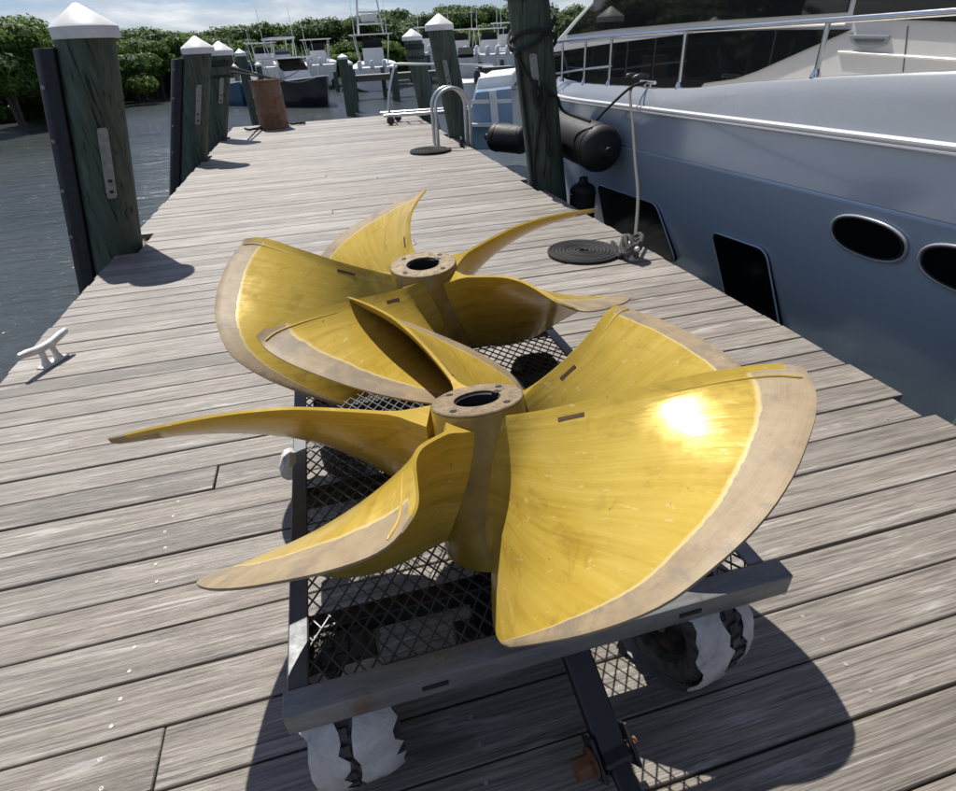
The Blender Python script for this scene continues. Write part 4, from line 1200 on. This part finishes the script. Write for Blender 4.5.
# tower boat on a lift, stern to camera
ty = 56.0
p = aty(377, 83, ty)
b = boat_thing('white sport boat with tall tuna tower and three pale outboards', p, 82)
boat_hull(b, 10.5, 3.6, 1.5, 'boat_white')
console(b, 0.4, 1.4, 'boat_white', 1.7, 1.7, 1.2); ttop(b, 0.0, 1.4, 3.0, 3.6, 2.1)
for sy in (-1, 1):
    for sx in (-0.8, 0.8):
        MB().tube([(sx, sy * 1.05, 3.5), (sx * 0.6, sy * 0.80, 6.0)], 0.05, 6).build('tower_leg', 'aluminium', b)
for z, k in ((4.3, 0.9), (5.1, 0.85), (6.0, 0.80)):
    MB().box((0, 0, z), (1.3 * k, 2.1 * k, 0.09)).build('tower_platform', 'boat_white', b, 0)
MB().box((0, 0, 4.7), (0.6, 1.3, 0.5)).build('tower_station', 'boat_white', b, 0, 0.05, 1)
for dy in (-0.95, 0, 0.95): outboard(b, -5.3, dy, 1.2, 'outboard_white')
rods(b, [(0, 0.35, 6.0)], 5.4, 0.3); rods(b, [(0.4, -1.3, 3.5), (0.4, 1.4, 3.5)], 4.2, -0.3)
# right hand boats on lifts, sterns to camera
for i, (u, y, lb, mt) in enumerate(((462, 54, 'white boat with two outboards and low hard top next to the ladder pile', 'boat_white'), (490, 52, 'white boat with four outboards on the lift beside the roped pile', 'boat_white'))):
    p = aty(u, 68, y)
    b = boat_thing(lb, p, 86)
    boat_hull(b, 9.0, 3.0, 1.2, mt); console(b, 0.5, 1.0, 'boat_white', 1.5, 1.3, 1.0); ttop(b, 0.2, 1.0, 2.6, 2.6, 1.7)
    for dy in ((-0.45, 0.45) if i == 0 else (-1.15, -0.4, 0.4, 1.15)): outboard(b, -4.5, dy, 1.0, 'outboard_white')
    rods(b, [(0, -1.0, 2.7), (0, 1.0, 2.7)], 2.4, -0.2)
for u, v, y, lb in ((432, 66, 60, 'white boat with hard top glimpsed between the two banded piles'), (508, 62, 58, 'white boat with hard top just left of the roped pile'), (322, 78, 62, 'white open boat with hard top behind the dark hulled boat'), (268, 80, 66, 'white boat moored under the trees behind the drum')):
    p = aty(u, v, y)
    b = boat_thing(lb, p, 84)
    boat_hull(b, 9.0, 3.1, 1.3, 'boat_white'); console(b, 0.5, 1.1, 'boat_white', 1.6, 1.4, 1.1); ttop(b, 0.2, 1.1, 2.6, 2.7, 1.9)
    for dy in (-0.5, 0.5): outboard(b, -4.5, dy, 1.1, 'outboard_white')
    rods(b, [(0, 1.0, 3.0), (-1.5, 1.2, 1.2)], 1.5, -0.2)
p = aty(468, 95, 36)
b = boat_thing('white skiff with covered motor moored under the boat lift', (p.x, 36, WATER_Z), 84)
boat_hull(b, 7.0, 2.6, 1.3, 'boat_white'); console(b, 0.2, 1.2, 'boat_grey'); outboard(b, -3.5, 0.0, 1.1, 'outboard_black')
p = wl(236, 103)
b = boat_thing('small blue and white boat with hard top left of the drum', p, -75)
boat_hull(b, 6.5, 2.2, 1.2, 'boat_blue'); console(b, 0.0, 1.0, 'boat_white', 1.1, 0.9, 0.8); ttop(b, 0, 1.0, 1.7, 1.7, 1.1); outboard(b, -3.2, 0.0, 0.8, 'outboard_white')
p = wl(254, 97)
b = boat_thing('white open boat with windscreen behind the blue boat', p, -80)
boat_hull(b, 7.5, 2.4, 1.2, 'boat_white'); console(b, 0.3, 1.1, 'boat_white', 1.3, 1.2, 0.9); outboard(b, -3.7, 0.0, 0.8, 'outboard_white'); rods(b, [(-1, 0.8, 1.2), (-1, -0.8, 1.2)], 3.0)

# light blue boat stern seen between the ladder and the roped pile
y_ = 11.4
sb = thing('cruiser_stern', 'light blue boat stern with white cross shaped trim', 'boat', (aty(489, 120, y_).x, y_, WATER_Z))
so = Vector(sb.location)
def sp(pts, y=y_): return [aty(u, v, y) - so for u, v in pts]
outline = sp([(476, 92), (512, 88), (514, 150), (468, 150), (470, 112)])
MB().prism(outline, (1.4, 5.0, 0)).build('hull', 'light_blue_gelcoat', sb, 0, 0.03, 2)
MB().prism(sp([(472, 100), (512, 99), (512, 103), (472, 104)], y_ - 0.02), (0, 0.03, 0)).build('white_band', 'boat_white', sb, 0)
MB().prism(sp([(489, 91), (496, 90.5), (499, 124), (492, 125)], y_ - 0.035), (0, 0.03, 0)).build('stern_stripe', 'boat_white', sb, 0)
MB().prism(sp([(470, 124), (512, 124), (512, 127), (469, 127)], y_ - 0.25), (0, 0.26, 0)).build('swim_platform', 'boat_white', sb, 0)
MB().prism(sp([(478, 78), (512, 74), (512, 89), (476, 92)], y_ + 0.6), (1.0, 2.6, 0)).build('cockpit_coaming', 'boat_white', sb, 0, 0.04, 2)
MB().box(sp([(493.5, 97)], y_ - 0.045)[0], (0.05, 0.02, 0.06)).build('stern_light', 'white_plastic', sb, 0)

# ------------------------------------------------------------------ far docks and piles
fy = 43.0
fa, fb = aty(346, 75, fy), aty(470, 69, fy)
fz = (fa.z + fb.z) / 2; fL = fb.x - fa.x + 3
fd = thing('finger_dock', 'grey timber finger dock below the tower boat', 'dock', (fa.x, fy, fz))
nP = int(fL / 0.3)
for k in range(nP):
    MB().box((0.3 * (k + 0.5), 0, -0.03), (0.285, 1.6, 0.05)).build('plank', 'board_grey', fd, 0)
for y in (-0.72, 0.72): MB().box((fL / 2, y, -0.22), (fL, 0.07, 0.30)).build('stringer', 'joist_wood', fd, 0)
for k in range(6):
    MB().tube([(0.4 + k * (fL - 0.8) / 5, (-1, 1)[k % 2] * 0.95, -3.0), (0.4 + k * (fL - 0.8) / 5, (-1, 1)[k % 2] * 0.95, 0.35)], 0.15, 10).build('support', 'treated_pile_wood', fd)
def lift(label, u, v, y, w_, dy):
    p = aty(u, v, y); t = thing('boat_lift', label, 'boat lift', p)
    for yy in (-dy, dy): MB().box((0, yy, -0.15), (w_, 0.25, 0.3)).build('beam', 'board_grey', t, 0)
    for x in (-0.5, 0.5):
        for yy in (-dy, dy): MB().tube([(x * (w_ + 0.5), yy, -4.0), (x * (w_ + 0.5), yy, 1.2)], 0.17, 10).build('support', 'treated_pile_wood', t)
lift('timber boat lift carrying the outboard boats', 478, 68.5, 52, 9.0, 3.2)
lift('timber boat lift under the tower boat', 377, 84, 56, 6.6, 3.0)
def far_pile(u, v_top, y, label, r=0.17):
    p = aty(u, v_top, y)
    t = thing('mooring_pile', label, 'pile', (p.x, y, WATER_Z), 'mooring piles among the far boats')
    h = p.z - WATER_Z
    MB().tube([(0, 0, -1), (0, 0, h)], r, 14).build('post', 'treated_pile_wood', t, 50)
    MB().lathe([(r + 0.02, h - 0.1), (r + 0.02, h), (0.0001, h + 0.14)], 16).build('cap', 'white_plastic', t, 30)
far_pile(240, 53, 24.0, 'slim dark mooring pile between the small blue boat and the drum')
far_pile(258, 64.5, 38.0, 'short mooring pile behind the rusted drum', 0.16)
far_pile(234, 66, 46.0, 'short mooring pile behind the small blue boat', 0.16)
far_pile(342.5, 57, 33.0, 'dark mooring pile at the end of the grey finger dock', 0.24)
far_pile(348.5, 63, 35.0, 'shorter dark mooring pile touching the finger dock end pile', 0.2)
far_pile(393, 66, 40, 'mooring pile by the tower boat motors', 0.24)
# slack lines from the banded pile to the boats
for k, (u0, v0, u1, v1, y1, lb) in enumerate(((225, 66, 318, 77, 33, 'black mooring line from the banded pile to the dark boat'), (224, 71, 300, 70, 36.0, 'upper black line from the banded pile toward the dark boat'))):
    a, b_ = aty(u0, v0, 12.3), aty(u1, v1, y1); m_ = (a + b_) / 2 + Vector((0, 0, -0.25))
    tag(MB().tube(poly_curve([a, m_, b_], 0.5), 0.022, 6).build('mooring_line', 'rope_black'), lb, 'rope')
